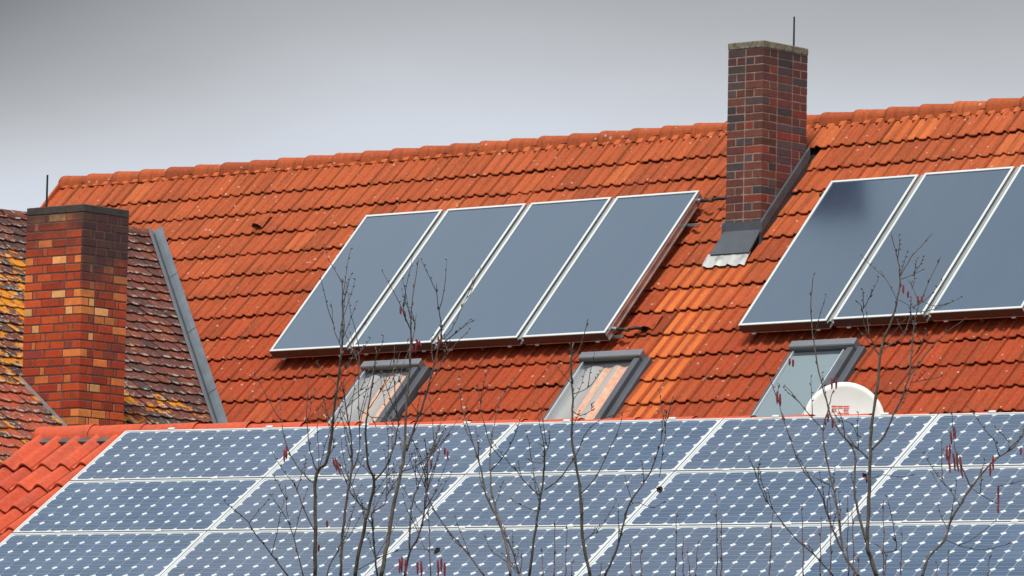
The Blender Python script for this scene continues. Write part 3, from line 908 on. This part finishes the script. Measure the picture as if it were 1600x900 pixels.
# letters: strokes on the dish
def glyph(mb, segs, ox, oy, wd, ht, st):
    for (x0, y0, x1, y1) in segs:
        p0 = (ox+x0*wd, oy+y0*ht); p1 = (ox+x1*wd, oy+y1*ht)
        if abs(x1-x0) > abs(y1-y0): q = [(p0[0]-st/2, p0[1]-st/2), (p1[0]+st/2, p1[1]-st/2), (p1[0]+st/2, p1[1]+st/2), (p0[0]-st/2, p0[1]+st/2)]
        else: q = [(p0[0]-st/2, p0[1]-st/2), (p1[0]+st/2, p1[1]-st/2), (p1[0]+st/2, p1[1]+st/2), (p0[0]-st/2, p0[1]+st/2)]
        vv = [dc+ex*a_+ey*b_+ax*(dz(math.hypot(a_, b_))+.010) for a_, b_ in q]
        mb.add(vv, [(0, 1, 2, 3)])
b = MB(); hgt = .070; wd = .040; y0 = 14.5/FPX*DD*1.0
x0 = -19/FPX*DD
glyph(b, [(0, 0, 0, 1), (0, 1, 1, 1), (0, .5, .85, .5), (1, .55, 1, 1)][:3], x0, y0, wd, hgt, .014)
glyph(b, [(0, 0, 0, 1), (0, 1, 1, 1), (0, 0, 1, 0)], x0+.058, y0, wd, hgt, .014)
glyph(b, [(0, 0, 0, 1), (0, 1, 1, 1), (0, .5, .85, .5), (0, 0, 1, 0)], x0+.116, y0, wd, hgt, .014)
b.build('lettering', red_print, dish)
b = MB(); b.tube([dc-ax*.02, dc-ax*.16, dc-ax*.16-UP*.75], [.022, .022, .022], 10); b.build('mast', alu_side, dish)
b = MB(); b.tube([dc-ey*RD+ax*.03, dc-ey*(RD*.75)+ax*.42], [.010, .010], 8); b.tube([dc-ey*(RD*.75)+ax*.38, dc-ey*(RD*.72)+ax*.46], [.028, .03], 10); b.build('receiver_arm', darkm, dish)

# ================================================================== GROUND
b = MB(); S_ = 3000
b.quad(Vector((-S_, -S_, 0)), Vector((S_, -S_, 0)), Vector((S_, S_, 0)), Vector((-S_, S_, 0)))
o = b.build('ground', grass); tag(o, kind='structure')

# ================================================================== HAZEL TREES
def smooth_path(pts, sub=4):
    out = []; n = len(pts)
    for i in range(n-1):
        p0 = pts[max(i-1, 0)]; p1 = pts[i]; p2 = pts[i+1]; p3 = pts[min(i+2, n-1)]
        for k in range(sub):
            t_ = k/sub
            out.append((p1*2 + (p2-p0)*t_ + (p0*2-p1*5+p2*4-p3)*t_**2 + (-p0+p1*3-p2*3+p3)*t_**3)*.5)
    out.append(pts[-1]); return out
def branch(mb, path, D0, D1, w0, w1, rg, mi=0, buds=True, wig=.0022):
    """path: photo points from thick to thin; w: width in photo pixels; D depth"""
    n = len(path); L = []
    for i, (x, y) in enumerate(path):
        f_ = i/max(1, n-1); L.append(at(x, y, D0+(D1-D0)*f_))
    P_ = smooth_path(L, 4)
    P_ = [P_[0]] + [p+Vector((rg.uniform(-wig, wig), rg.uniform(-wig, wig)*3, 0)) for p in P_[1:]]
    m = len(P_); rr = []
    for i in range(m):
        f_ = i/(m-1); D = D0+(D1-D0)*f_
        rr.append(max(.0014, (w0+(w1-w0)*f_)*.42/FPX*D)*(1+rg.uniform(-.08, .08)))
    mb.tube(P_, rr, 6, (rg.random(), 0, 0), mi)
    if buds:
        # buds and short spur twigs
        acc = 0
        for i in range(1, m):
            seg = (P_[i]-P_[i-1]); acc += seg.length
            if acc > rg.uniform(.05, .11) and rr[i] < .0075:
                acc = 0; dr_ = seg.normalized()
                sd = Vector((rg.choice((-1, 1)), rg.uniform(-1, 1), .3)).normalized()
                q = P_[i]+sd*rr[i]*.6
                mb.tube([q, q+(sd+dr_*2).normalized()*.008, q+(sd*.4+dr_*2).normalized()*.017], [.0022, .0032, .001], 5, (.4, 0, 0), mi)
    return P_
def twigs(mb, P_, rg, n, ln, D, mi=0):
    m = len(P_)
    for _ in range(n):
        i = rg.randrange(m//5, m-1); p = P_[i]; dr_ = (P_[min(i+1, m-1)]-P_[i-1]).normalized() if i else UP
        sd = Vector((rg.uniform(-1, 1), rg.uniform(-1, 1), rg.uniform(-.1, .5))).normalized()
        l_ = ln*rg.uniform(.3, 1.1); pts = [p]; cur = (sd+dr_*rg.uniform(.5, 1.6)+UP*.3).normalized()
        for k in range(5):
            cur = (cur+Vector((rg.uniform(-.14, .14), rg.uniform(-.14, .14), rg.uniform(-.02, .16)))).normalized(); pts.append(pts[-1]+cur*l_/5)
        mb.tube(pts, [.0019, .0018, .0016, .0014, .0012, .001], 5, (.3, 0, 0), mi)
        for k in (2, 3, 4, 5):
            q = pts[k]; s2 = Vector((rg.uniform(-1, 1), rg.uniform(-1, 1), .4)).normalized()
            mb.tube([q, q+s2*.006, q+s2*.012], [.002, .003, .001], 4, (.3, 0, 0), mi)
def catkin(parent, x, y, D, ln, lean=0., n=1, rg=None, wpx=3.5, drop=True):
    b = MB()
    for k in range(n):
        ox = (k-(n-1)/2)*5.2 + rg.uniform(-1.2, 1.2); oy = rg.uniform(-5, 7); pts = []; rr = []
        l_ = ln*rg.uniform(.75, 1.15)
        for i in range(7):
            f_ = i/6
            pts.append(at(x+ox+lean*f_*l_+rg.uniform(-.5, .5), y+oy+l_*f_, D+k*.02)); rr.append((wpx*.5*(.35+1.0*math.sin(math.pi*min(1, .12+f_*.86))**.6)*.8)/FPX*D)
        b.tube(pts, rr, 7)
    o = b.build('catkin', CATK, parent); return o
def tree(name, label, root_px, D, brs, cks, seed, mats=(BARK, BARK2), ntw=4, extra=()):
    rg = random.Random(seed)
    rp = at(root_px, 900, D); root = empty(name, (rp.x, rp.y, 0), label, 'tree', 'bare hazel trees in front of the solar roof')
    # trunk: the stools run from the ground up to the lower edge of the picture
    tk = MB(); mb_ = MB(); fine = MB()
    for (path, w0, w1, dD, mi) in brs:
        if path[0][1] >= 899:
            p = at(path[0][0], path[0][1], D+dD); p2 = at(path[1][0], path[1][1], D+dD)
            dr_ = (p-p2).normalized(); r_ = w0*.42/FPX*D
            base_ = Vector((rp.x+(p.x-rp.x)*.18, rp.y+dD*.2, 0))
            pts = [base_, base_.lerp(p, .4)+Vector((dr_.x*-.1, 0, 0)), p+dr_*.35, p+dr_*.02]
            tk.tube(smooth_path(pts, 4), [r_*(1.9-.9*i/12) for i in range(13)], 8)
        P_ = branch(mb_ if w0 >= 5 else fine, path, D+dD, D+dD+rg.uniform(-.5, .5)*(0.8 if path[0][1] >= 899 else .35), w0, w1, rg, 0)
        if ntw: twigs(fine, P_, rg, (rg.randint(4, 8) if w0 > 3 else rg.randint(1, 3)) if seed == 1 else (rg.randint(2, 5) if w0 > 3 else rg.randint(0, 2)), .24 if seed == 1 else .19, D)
    if tk.v: tk.build('trunk', mats[0], root, True)
    if mb_.v: mb_.build('branch', mats[0], root, True)
    if fine.v: fine.build('twigs', mats[1], root, True)
    for ck in cks: catkin(root, ck[0], ck[1], D+ck[4] if len(ck) > 4 else D, ck[2], ck[5] if len(ck) > 5 else 0., ck[3], rg)
    for (x, y, s_) in extra:
        b = MB(); p = at(x, y, D)
        for k in range(5):
            v = [p+Vector((rg.uniform(-1, 1), rg.uniform(-1, 1), rg.uniform(-1, 1)))*s_/FPX*D*.5 for _ in range(4)]
            b.add(v, [(0, 1, 2), (0, 2, 3), (0, 3, 1), (1, 3, 2)])
        b.build('leaf', LEAFM, root)
    return root
T1 = [([(492, 900), (493, 825), (494, 742), (510, 722), (519, 675), (514, 700) if False else (520, 660), (523, 630), (530, 580), (534, 550)], 7.5, 3.8, 0, 0),
      ([(534, 556), (536, 520), (535, 475), (534, 435)], 3.6, 1.6, 0, 1),
      ([(531, 560), (532, 542), (522, 515), (518, 480), (517, 497)][:4], 2.6, 1.2, 0, 1),
      ([(493, 756), (475, 742), (455, 712), (442, 675), (440, 655)], 3.0, 1.4, .1, 1),
      ([(495, 735), (485, 705), (480, 660), (481, 590)], 3.0, 1.2, -.1, 1),
      ([(532, 900), (535, 835), (544, 767), (550, 725), (549, 690), (541, 640), (536, 595)], 5.6, 2.0, .2, 0),
      ([(549, 740), (562, 700), (560, 640), (561, 555)], 2.6, 1.2, .2, 1),
      ([(555, 900), (562, 857), (575, 800), (585, 752), (575, 725), (571, 675), (575, 640), (585, 575), (589, 548)], 7.5, 1.8, -.2, 0),
      ([(586, 750), (600, 735), (612, 707), (622, 665), (615, 690) if False else (620, 640), (616, 600)], 4.2, 1.6, -.25, 0),
      ([(595, 900), (605, 850), (612, 807), (625, 745), (632, 705), (633, 660), (636, 615), (641, 562), (642, 512), (645, 465), (654, 403)], 8.5, 1.5, .3, 0),
      ([(642, 515), (632, 495), (629, 477)], 2.4, 1.3, .3, 1), ([(643, 540), (648, 515), (651, 490)], 2.2, 1.1, .3, 1),
      ([(636, 705), (648, 665), (662, 630), (675, 582), (687, 537), (690, 512), (684, 475), (682, 442)], 4.6, 1.5, .2, 0),
      ([(689, 532), (705, 515), (722, 480), (730, 462), (742, 430)], 2.2, 1.1, .1, 1), ([(694, 535), (712, 520), (742, 499)], 1.9, 1.0, .1, 1), ([(676, 582), (688, 566), (704, 547)], 2.4, 1.2, .2, 1),
      ([(632, 900), (640, 862), (655, 835), (665, 785), (668, 740), (665, 690)], 4.6, 1.8, .5, 0),
      ([(640, 860), (642, 797), (655, 755), (668, 720), (678, 690), (690, 660)], 3.6, 1.3, .5, 1),
      ([(627, 737), (645, 731), (662, 720), (682, 702), (702, 675), (716, 655)], 2.6, 1.1, .3, 1),
      ([(757, 900), (732, 867), (700, 828), (675, 790), (665, 762), (664, 725)], 3.6, 1.6, -.5, 0),
      ([(450, 900), (425, 867), (400, 835), (385, 812), (366, 798)], 2.8, 1.2, -.3, 1),
      ([(474, 900), (462, 850), (450, 810), (446, 757)], 2.5, 1.1, -.3, 1),
      ([(492, 830), (475, 795), (462, 760), (457, 750)], 2.8, 1.3, -.1, 1),
      ([(575, 798), (560, 785), (547, 767), (536, 740), (528, 722)], 2.8, 1.5, -.1, 1),
      ([(511, 900), (516, 880), (530, 858), (534, 830)], 3.0, 2.0, .1, 1),
      ([(673, 900), (671, 850), (670, 815), (671, 780)], 2.6, 1.2, .4, 1),
      ([(583, 800), (600, 788), (607, 770), (617, 760)], 3.2, 1.4, -.2, 1),
      ([(590, 900), (585, 860), (582, 820), (580, 800)], 4., 3., -.2, 0),
      ([(560, 890), (600, 868), (640, 858), (683, 860)], 2., 1.0, -.3, 1), ([(510, 720), (520, 700), (524, 685)], 2., 1., 0, 1),
      ([(541, 640), (552, 618), (572, 604)], 1.8, 1., .1, 1), ([(561, 640), (580, 652), (588, 668)], 1.6, 1., .1, 1), ([(575, 640), (592, 616), (604, 590), (612, 560)], 2., 1., -.2, 1),
      ([(597, 612), (617, 602), (634, 580)], 1.8, 1, -.2, 1), ([(632, 705), (622, 680), (600, 660)], 1.8, 1, .3, 1), ([(545, 560), (556, 558), (568, 540)], 2., 1., 0, 1)]
CK1 = [(446, 701, 22, 2, .1), (522, 712, 26, 2, 0., .35), (629, 483, 12, 2, .3), (652, 526, 10, 2, .3, .3), (647, 540, 14, 2, .3), (687, 520, 16, 2, .2), (629, 870, 28, 3, .2), (655, 876, 26, 2, .2), (690, 872, 26, 3, -.2), (511, 815, 10, 1, 0), (497, 845, 14, 1, 0), (698, 700, 12, 2, .2), (673, 722, 14, 1, .3)]
tree('hazel_tree', 'bare many-stemmed hazel tree in front of the left skylight', 575, 25.5, T1, CK1, 1, extra=((683, 861, 13), (542, 572, 12)))
T2 = [([(797, 900), (792, 855), (782, 820), (775, 797), (767, 757), (766, 700), (772, 665), (782, 615)], 5.6, 1.4, 0, 0),
      ([(790, 842), (775, 805), (760, 775), (752, 735), (740, 695), (722, 637), (716, 590)], 4.6, 1.3, .1, 0),
      ([(768, 700), (760, 675), (752, 640), (747, 605)], 2.2, 1.1, 0, 1),
      ([(766, 735), (780, 722), (795, 700), (800, 690)], 2.4, 1.2, 0, 1),
      ([(812, 900), (800, 860), (785, 830)], 3.2, 1.8, .2, 1),
      ([(812, 898), (790, 876), (770, 862), (758, 840)], 2.2, 1.1, .2, 1)]
tree('hazel_tree', 'slim bare hazel with few upright stems between the left and middle skylights', 790, 24.5, T2, [], 2)
T3 = [([(827, 900), (837, 825), (845, 775), (851, 725), (850, 700), (844, 694)], 5.2, 2.0, 0, 0),
      ([(845, 776), (830, 762), (815, 747), (804, 729)], 2.8, 1.6, 0, 1), ([(851, 765), (875, 747), (900, 710), (917, 675), (940, 655), (985, 641)], 3.0, 1.0, 0, 1),
      ([(842, 800), (820, 792), (800, 782)], 1.8, 1, 0, 1), ([(850, 724), (835, 722), (821, 716)], 1.6, 1., 0, 1), ([(850, 715), (856, 700), (852, 690)], 1.6, 1., 0, 1),
      ([(922, 900), (910, 837), (907, 775), (900, 725), (893, 680), (895, 625), (892, 575), (896, 535)], 6.6, 2.4, .3, 0),
      ([(895, 600), (891, 562), (905, 547), (914, 515), (919, 498)], 2.4, 1.3, .3, 1), ([(909, 770), (932, 745), (950, 707), (965, 675), (972, 650)], 2.6, 1.2, .3, 1),
      ([(894, 616), (910, 611), (925, 601)], 1.9, 1.1, .3, 1), ([(894, 642), (906, 649), (918, 645), (930, 638)], 1.9, 1., .3, 1),
      ([(945, 900), (962, 862), (975, 815), (985, 785), (1012, 745), (1027, 710), (1036, 675), (1043, 640)], 4.8, 1.3, -.3, 0),
      ([(984, 790), (996, 785), (1018, 793), (1040, 783)], 1.7, .9, -.3, 1), ([(1030, 745), (1036, 700), (1042, 660)], 1.4, .9, -.2, 1), ([(912, 845), (935, 830)], 1.5, 1., .2, 1)]
tree('hazel_tree', 'bare hazel with arching stems in front of the middle skylight', 900, 26.0, T3, [], 3, extra=((1030, 765, 13),))
T4 = [([(1370, 900), (1360, 870), (1355, 850), (1357, 800), (1360, 725), (1361, 672), (1370, 612), (1375, 562), (1380, 532), (1392, 505), (1400, 475), (1406, 440), (1404, 410), (1400, 393), (1392, 362)], 8.6, 1.4, 0, 0),
      ([(1406, 432), (1425, 400), (1442, 382), (1457, 365)], 2.2, 1.2, 0, 1), ([(1408, 436), (1424, 430), (1441, 422)], 1.6, 1, 0, 1), ([(1380, 545), (1400, 533), (1413, 518), (1425, 487)], 2.8, 1.3, .1, 1),
      ([(1375, 557), (1362, 533), (1350, 507), (1347, 482), (1340, 472)], 2.6, 1.2, -.1, 1), ([(1347, 484), (1357, 468), (1363, 453)], 1.8, 1.1, -.1, 1), ([(1375, 557), (1352, 530), (1340, 512)], 1.6, 1., .1, 1),
      ([(1402, 470), (1390, 445), (1376, 423)], 1.8, 1.2, .1, 1), ([(1403, 468), (1425, 480), (1445, 495)], 1.7, 1, .1, 1),
      ([(1355, 849), (1340, 795), (1335, 762), (1335, 707), (1312, 675), (1295, 640), (1280, 582), (1271, 532), (1267, 475), (1271, 430)], 5.0, 1.5, .3, 0),
      ([(1356, 717), (1345, 705), (1330, 695), (1318, 682)], 3.2, 2.0, .1, 1),
      ([(1342, 900), (1325, 877), (1317, 858), (1307, 787), (1292, 720), (1286, 675), (1295, 635), (1302, 610)], 5.2, 1.6, -.2, 0),
      ([(1286, 672), (1250, 630), (1225, 600)], 2.6, 1.3, -.2, 1), ([(1238, 690), (1230, 672), (1219, 640), (1215, 598)], 2.2, 1.2, -.2, 1),
      ([(1320, 868), (1300, 825), (1280, 767), (1252, 730), (1231, 675), (1222, 645)], 4.0, 1.2, .1, 0),
      ([(1302, 900), (1275, 870), (1237, 835), (1200, 785), (1188, 760), (1180, 738)], 3.2, 1.2, -.4, 1),
      ([(1362, 703), (1382, 680), (1396, 648), (1410, 620), (1422, 587), (1440, 562), (1470, 527), (1505, 500)], 4.4, 1.2, .3, 0),
      ([(1421, 590), (1425, 537), (1432, 487), (1445, 455), (1470, 400)], 3.4, 1.2, .3, 1), ([(1424, 560), (1437, 545), (1450, 520)], 1.8, 1., .3, 1),
      ([(1437, 472), (1428, 455), (1419, 437)], 1.8, 1.1, .3, 1), ([(1440, 470), (1460, 478), (1486, 472)], 1.9, 1., .2, 1), ([(1422, 598), (1445, 594), (1472, 588)], 1.5, .9, .3, 1),
      ([(1382, 900), (1384, 870), (1376, 855), (1367, 850)], 2.6, 1.6, .1, 1), ([(1382, 863), (1398, 860), (1400, 845), (1393, 838)], 2., 1.2, .1, 1),
      ([(1362, 747), (1382, 742), (1405, 745), (1428, 742)], 1.5, .9, .1, 1), ([(1310, 800), (1300, 770), (1305, 750)], 1.6, 1., .1, 1), ([(1300, 640), (1310, 655), (1330, 662), (1340, 680)], 1.6, 1, .1, 1),
      ([(1258, 735), (1282, 752), (1310, 765)], 1.4, .9, .1, 1)]
CK4 = [(1303, 588, 20, 2, -.2), (1217, 616, 18, 2, -.2), (1236, 557, 14, 2, .1), (1295, 648, 14, 3, .1), (1415, 448, 12, 2, 0), (1438, 465, 12, 2, .3), (1352, 740, 10, 2, 0)]
tree('hazel_tree', 'bare hazel tree with crossing stems in front of the white satellite dish', 1345, 25.0, T4, CK4, 4, extra=((1352, 743, 9),))
T5 = [([(1441, 900), (1450, 872), (1475, 845), (1487, 812), (1517, 762), (1550, 722), (1580, 702), (1597, 680), (1606, 650)], 5.8, 2.4, 0, 0),
      ([(1517, 761), (1505, 735), (1495, 712), (1490, 680), (1488, 648)], 2.8, 1.2, 0, 1), ([(1500, 790), (1480, 760), (1465, 740)], 1.9, 1.1, 0, 1),
      ([(1562, 712), (1557, 697), (1552, 682)], 2.2, 1.3, 0, 1), ([(1575, 704), (1576, 693), (1574, 682)], 2., 1.2, 0, 1), ([(1478, 843), (1505, 855), (1540, 858), (1575, 850)], 1.5, .9, 0, 1),
      ([(1556, 760), (1575, 757), (1596, 751)], 1.4, .9, 0, 1), ([(1520, 765), (1545, 780), (1560, 788)], 1.3, .9, 0, 1), ([(1470, 765), (1460, 745), (1453, 735)], 1.3, .9, 0, 1)]
CK5 = [(1482, 698, 26, 2, 0), (1491, 708, 30, 4, 0, .12), (1549, 716, 26, 2, 0), (1561, 762, 26, 1, 0), (1559, 792, 14, 1, 0), (1488, 672, 18, 2, 0, .1), (1598, 700, 16, 2, 0)]
tree('hazel_tree', 'single dark arching hazel stem with red catkins at the right photo edge', 1440, 23.5, T5, CK5, 5)

# thin upright shoots standing in front of the lower module row
def shoots(label, xs, D, seed):
    rg = random.Random(seed); xm = sum(x for x, _ in xs)/len(xs); rp = at(xm, 900, D)
    root = empty('young_shrub', (rp.x, rp.y, 0), label, 'shrub', 'thin upright shoots below the solar modules')
    for (x, y) in xs:
        b = MB(); DD_ = D+rg.uniform(-.5, .5); lean = rg.uniform(-3, 5)
        P_ = branch(b, [(x-lean, 902), (x-lean*.5, (900+y)/2+10), (x+rg.uniform(-1, 1), y)], DD_, DD_, 2.6, 1.2, rg, 0, True, .003)
        p = P_[0]; b.tube([Vector((rp.x+(p.x-rp.x)*.7, p.y, 0)), p-UP*1.2, p+UP*.01], [.009, .006, 1.3/FPX*DD_], 6)
        b.build('shoot', SHOOT, root, True)
shoots('thin red-brown shoots rising below the arching middle hazel', [(868, 812), (886, 827), (848, 862), (893, 880), (815, 858)], 22.5, 21)
shoots('row of thin upright shoots between the middle hazel and the dish hazel', [(985, 848), (1002, 858), (1057, 808), (1066, 835), (1075, 848), (1089, 850), (1120, 775), (1127, 808), (940, 878)], 22.0, 22)
shoots('thin upright shoots crowded around the foot of the dish hazel', [(1207, 797), (1254, 785), (1283, 812), (1297, 780), (1325, 765), (1332, 790), (1381, 782), (1409, 828), (1463, 880), (1482, 858), (1546, 872), (1342, 872)], 22.0, 23)
shoots('thin pale shoots among the stems of the left hazel', [(700, 640), (705, 600), (748, 560), (595, 640), (606, 720), (655, 560), (652, 650), (690, 690)], 27.0, 24) if False else None

# ================================================================== CAMERA, LIGHT, WORLD
cd = bpy.data.cameras.new('camera'); cam = bpy.data.objects.new('camera', cd); C.objects.link(cam)
cam.location = CAM
m3 = Matrix((rt, up, -fw)).transposed()
cam.matrix_world = Matrix.Translation(CAM) @ m3.to_4x4()
cd.sensor_width = 36; cd.lens = FPX/1600*36; cd.clip_end = 6000; cd.clip_start = .5
sc.camera = cam
SUN_DIR = Vector((-.12, -.50, 1.0)).normalized()          # towards the sun
sl_ = bpy.data.lights.new('sun', 'SUN'); so = bpy.data.objects.new('sun', sl_); C.objects.link(so)
sl_.energy = 3.5; sl_.angle = R(11); sl_.color = (1., .955, .89)
so.rotation_euler = (-SUN_DIR).to_track_quat('-Z', 'Y').to_euler(); so.location = (0, 0, 60)
w = bpy.data.worlds.new('World'); sc.world = w; w.use_nodes = True
nt = w.node_tree; n = nt.nodes; l = nt.links
bg = n['Background']; out = n['World Output']
sk = n.new('ShaderNodeTexSky'); sk.sky_type = 'NISHITA'; sk.sun_disc = False
el = math.asin(SUN_DIR.z); sk.sun_elevation = el; sk.sun_rotation = math.atan2(SUN_DIR.x, SUN_DIR.y)
tc = n.new('ShaderNodeTexCoord'); sep = n.new('ShaderNodeSeparateXYZ'); l.new(tc.outputs['Generated'], sep.inputs[0])
def wm(op, a, b=None, clamp=False):
    q = n.new('ShaderNodeMath'); q.operation = op; q.use_clamp = clamp
    for i, v in ((0, a), (1, b)):
        if v is None: continue
        if isinstance(v, (int, float)): q.inputs[i].default_value = v
        else: l.new(v, q.inputs[i])
    return q.outputs[0]
mp = n.new('ShaderNodeMapping'); mp.inputs['Scale'].default_value = (1, 1, 3.2); l.new(tc.outputs['Generated'], mp.inputs[0])
nz = n.new('ShaderNodeTexNoise'); nz.inputs['Scale'].default_value = 9.; nz.inputs['Detail'].default_value = 5; nz.inputs['Roughness'].default_value = .5; l.new(mp.outputs[0], nz.inputs['Vector'])
nz2 = n.new('ShaderNodeTexNoise'); nz2.inputs['Scale'].default_value = 2.2; nz2.inputs['Detail'].default_value = 3; l.new(mp.outputs[0], nz2.inputs['Vector'])
# elevation (sine) disturbed by the cloud noise; a darker bank hangs lower on the left (negative x)
e_ = wm('ADD', sep.outputs[2], wm('MULTIPLY', wm('SUBTRACT', nz.outputs['Fac'], .5), .022))
e_ = wm('ADD', e_, wm('MULTIPLY', wm('SUBTRACT', nz2.outputs['Fac'], .5), .02))
lf = wm('POWER', wm('SUBTRACT', .0, sep.outputs[0], True), 2.)
lf = wm('MINIMUM', wm('MULTIPLY', lf, 6.2), .05)
lf = wm('MULTIPLY', lf, wm('MULTIPLY', wm('SUBTRACT', sep.outputs[2], .106), 26., True))
e_ = wm('ADD', e_, lf)
rp = n.new('ShaderNodeValToRGB'); el_ = rp.color_ramp.elements
while len(el_) > 1: el_.remove(el_[0])
stops = [(0., (.80, .83, .90)), (.106, (.75, .79, .88)), (.122, (.68, .71, .78)), (.134, (.57, .58, .615)), (.146, (.46, .46, .475)), (.160, (.36, .36, .37)), (.185, (.22, .22, .225)), (.24, (.26, .265, .28)), (.40, (.40, .43, .48)), (.62, (.80, .89, 1.03)), (.80, (.84, .91, 1.03)), (1., (.58, .61, .66))]
el_[0].position = 0.; el_[0].color = stops[0][1]+(1,)
for p, c_ in stops[1:]:
    q = el_.new(p); q.color = c_+(1,)
l.new(e_, rp.inputs[0])
mx = n.new('ShaderNodeMix'); mx.data_type = 'RGBA'; mx.blend_type = 'MIX'; mx.inputs[0].default_value = .90
sm = n.new('ShaderNodeMix'); sm.data_type = 'RGBA'; sm.blend_type = 'MULTIPLY'; sm.inputs[0].default_value = 1.; l.new(sk.outputs[0], sm.inputs[6]); sm.inputs[7].default_value = (1, 1, 1, 1)
# the sky texture at strength .1 under a cloud layer that covers nine tenths of it
cl = n.new('ShaderNodeMix'); cl.data_type = 'RGBA'; cl.blend_type = 'MULTIPLY'; cl.inputs[0].default_value = 1.; l.new(rp.outputs[0], cl.inputs[6]); cl.inputs[7].default_value = (10, 10, 10, 1); hz = n.new('ShaderNodeMix'); hz.data_type = 'RGBA'; hz.blend_type = 'MULTIPLY'
# broad lighter and darker clouds higher up
nz3 = n.new('ShaderNodeTexNoise'); nz3.inputs['Scale'].default_value = 3.2; nz3.inputs['Detail'].default_value = 4; l.new(tc.outputs['Generated'], nz3.inputs['Vector'])
cr = n.new('ShaderNodeValToRGB'); cr.color_ramp.elements[0].position = .36; cr.color_ramp.elements[0].color = (.52, .53, .55, 1); cr.color_ramp.elements[1].position = .64; cr.color_ramp.elements[1].color = (1.35, 1.32, 1.28, 1)
l.new(nz3.outputs['Fac'], cr.inputs[0])
hf = wm('MULTIPLY', wm('SUBTRACT', sep.outputs[2], .17), 6., True); l.new(hf, hz.inputs[0])
l.new(cl.outputs[2], hz.inputs[6]); l.new(cr.outputs[0], hz.inputs[7])
l.new(sm.outputs[2], mx.inputs[6]); l.new(hz.outputs[2], mx.inputs[7])
l.new(mx.outputs[2], bg.inputs[0]); bg.inputs[1].default_value = .10
vs_ = sc.view_settings; vs_.view_transform = 'Standard'; vs_.look = 'None'; vs_.exposure = 0.; vs_.gamma = 1.; vs_.use_curve_mapping = False
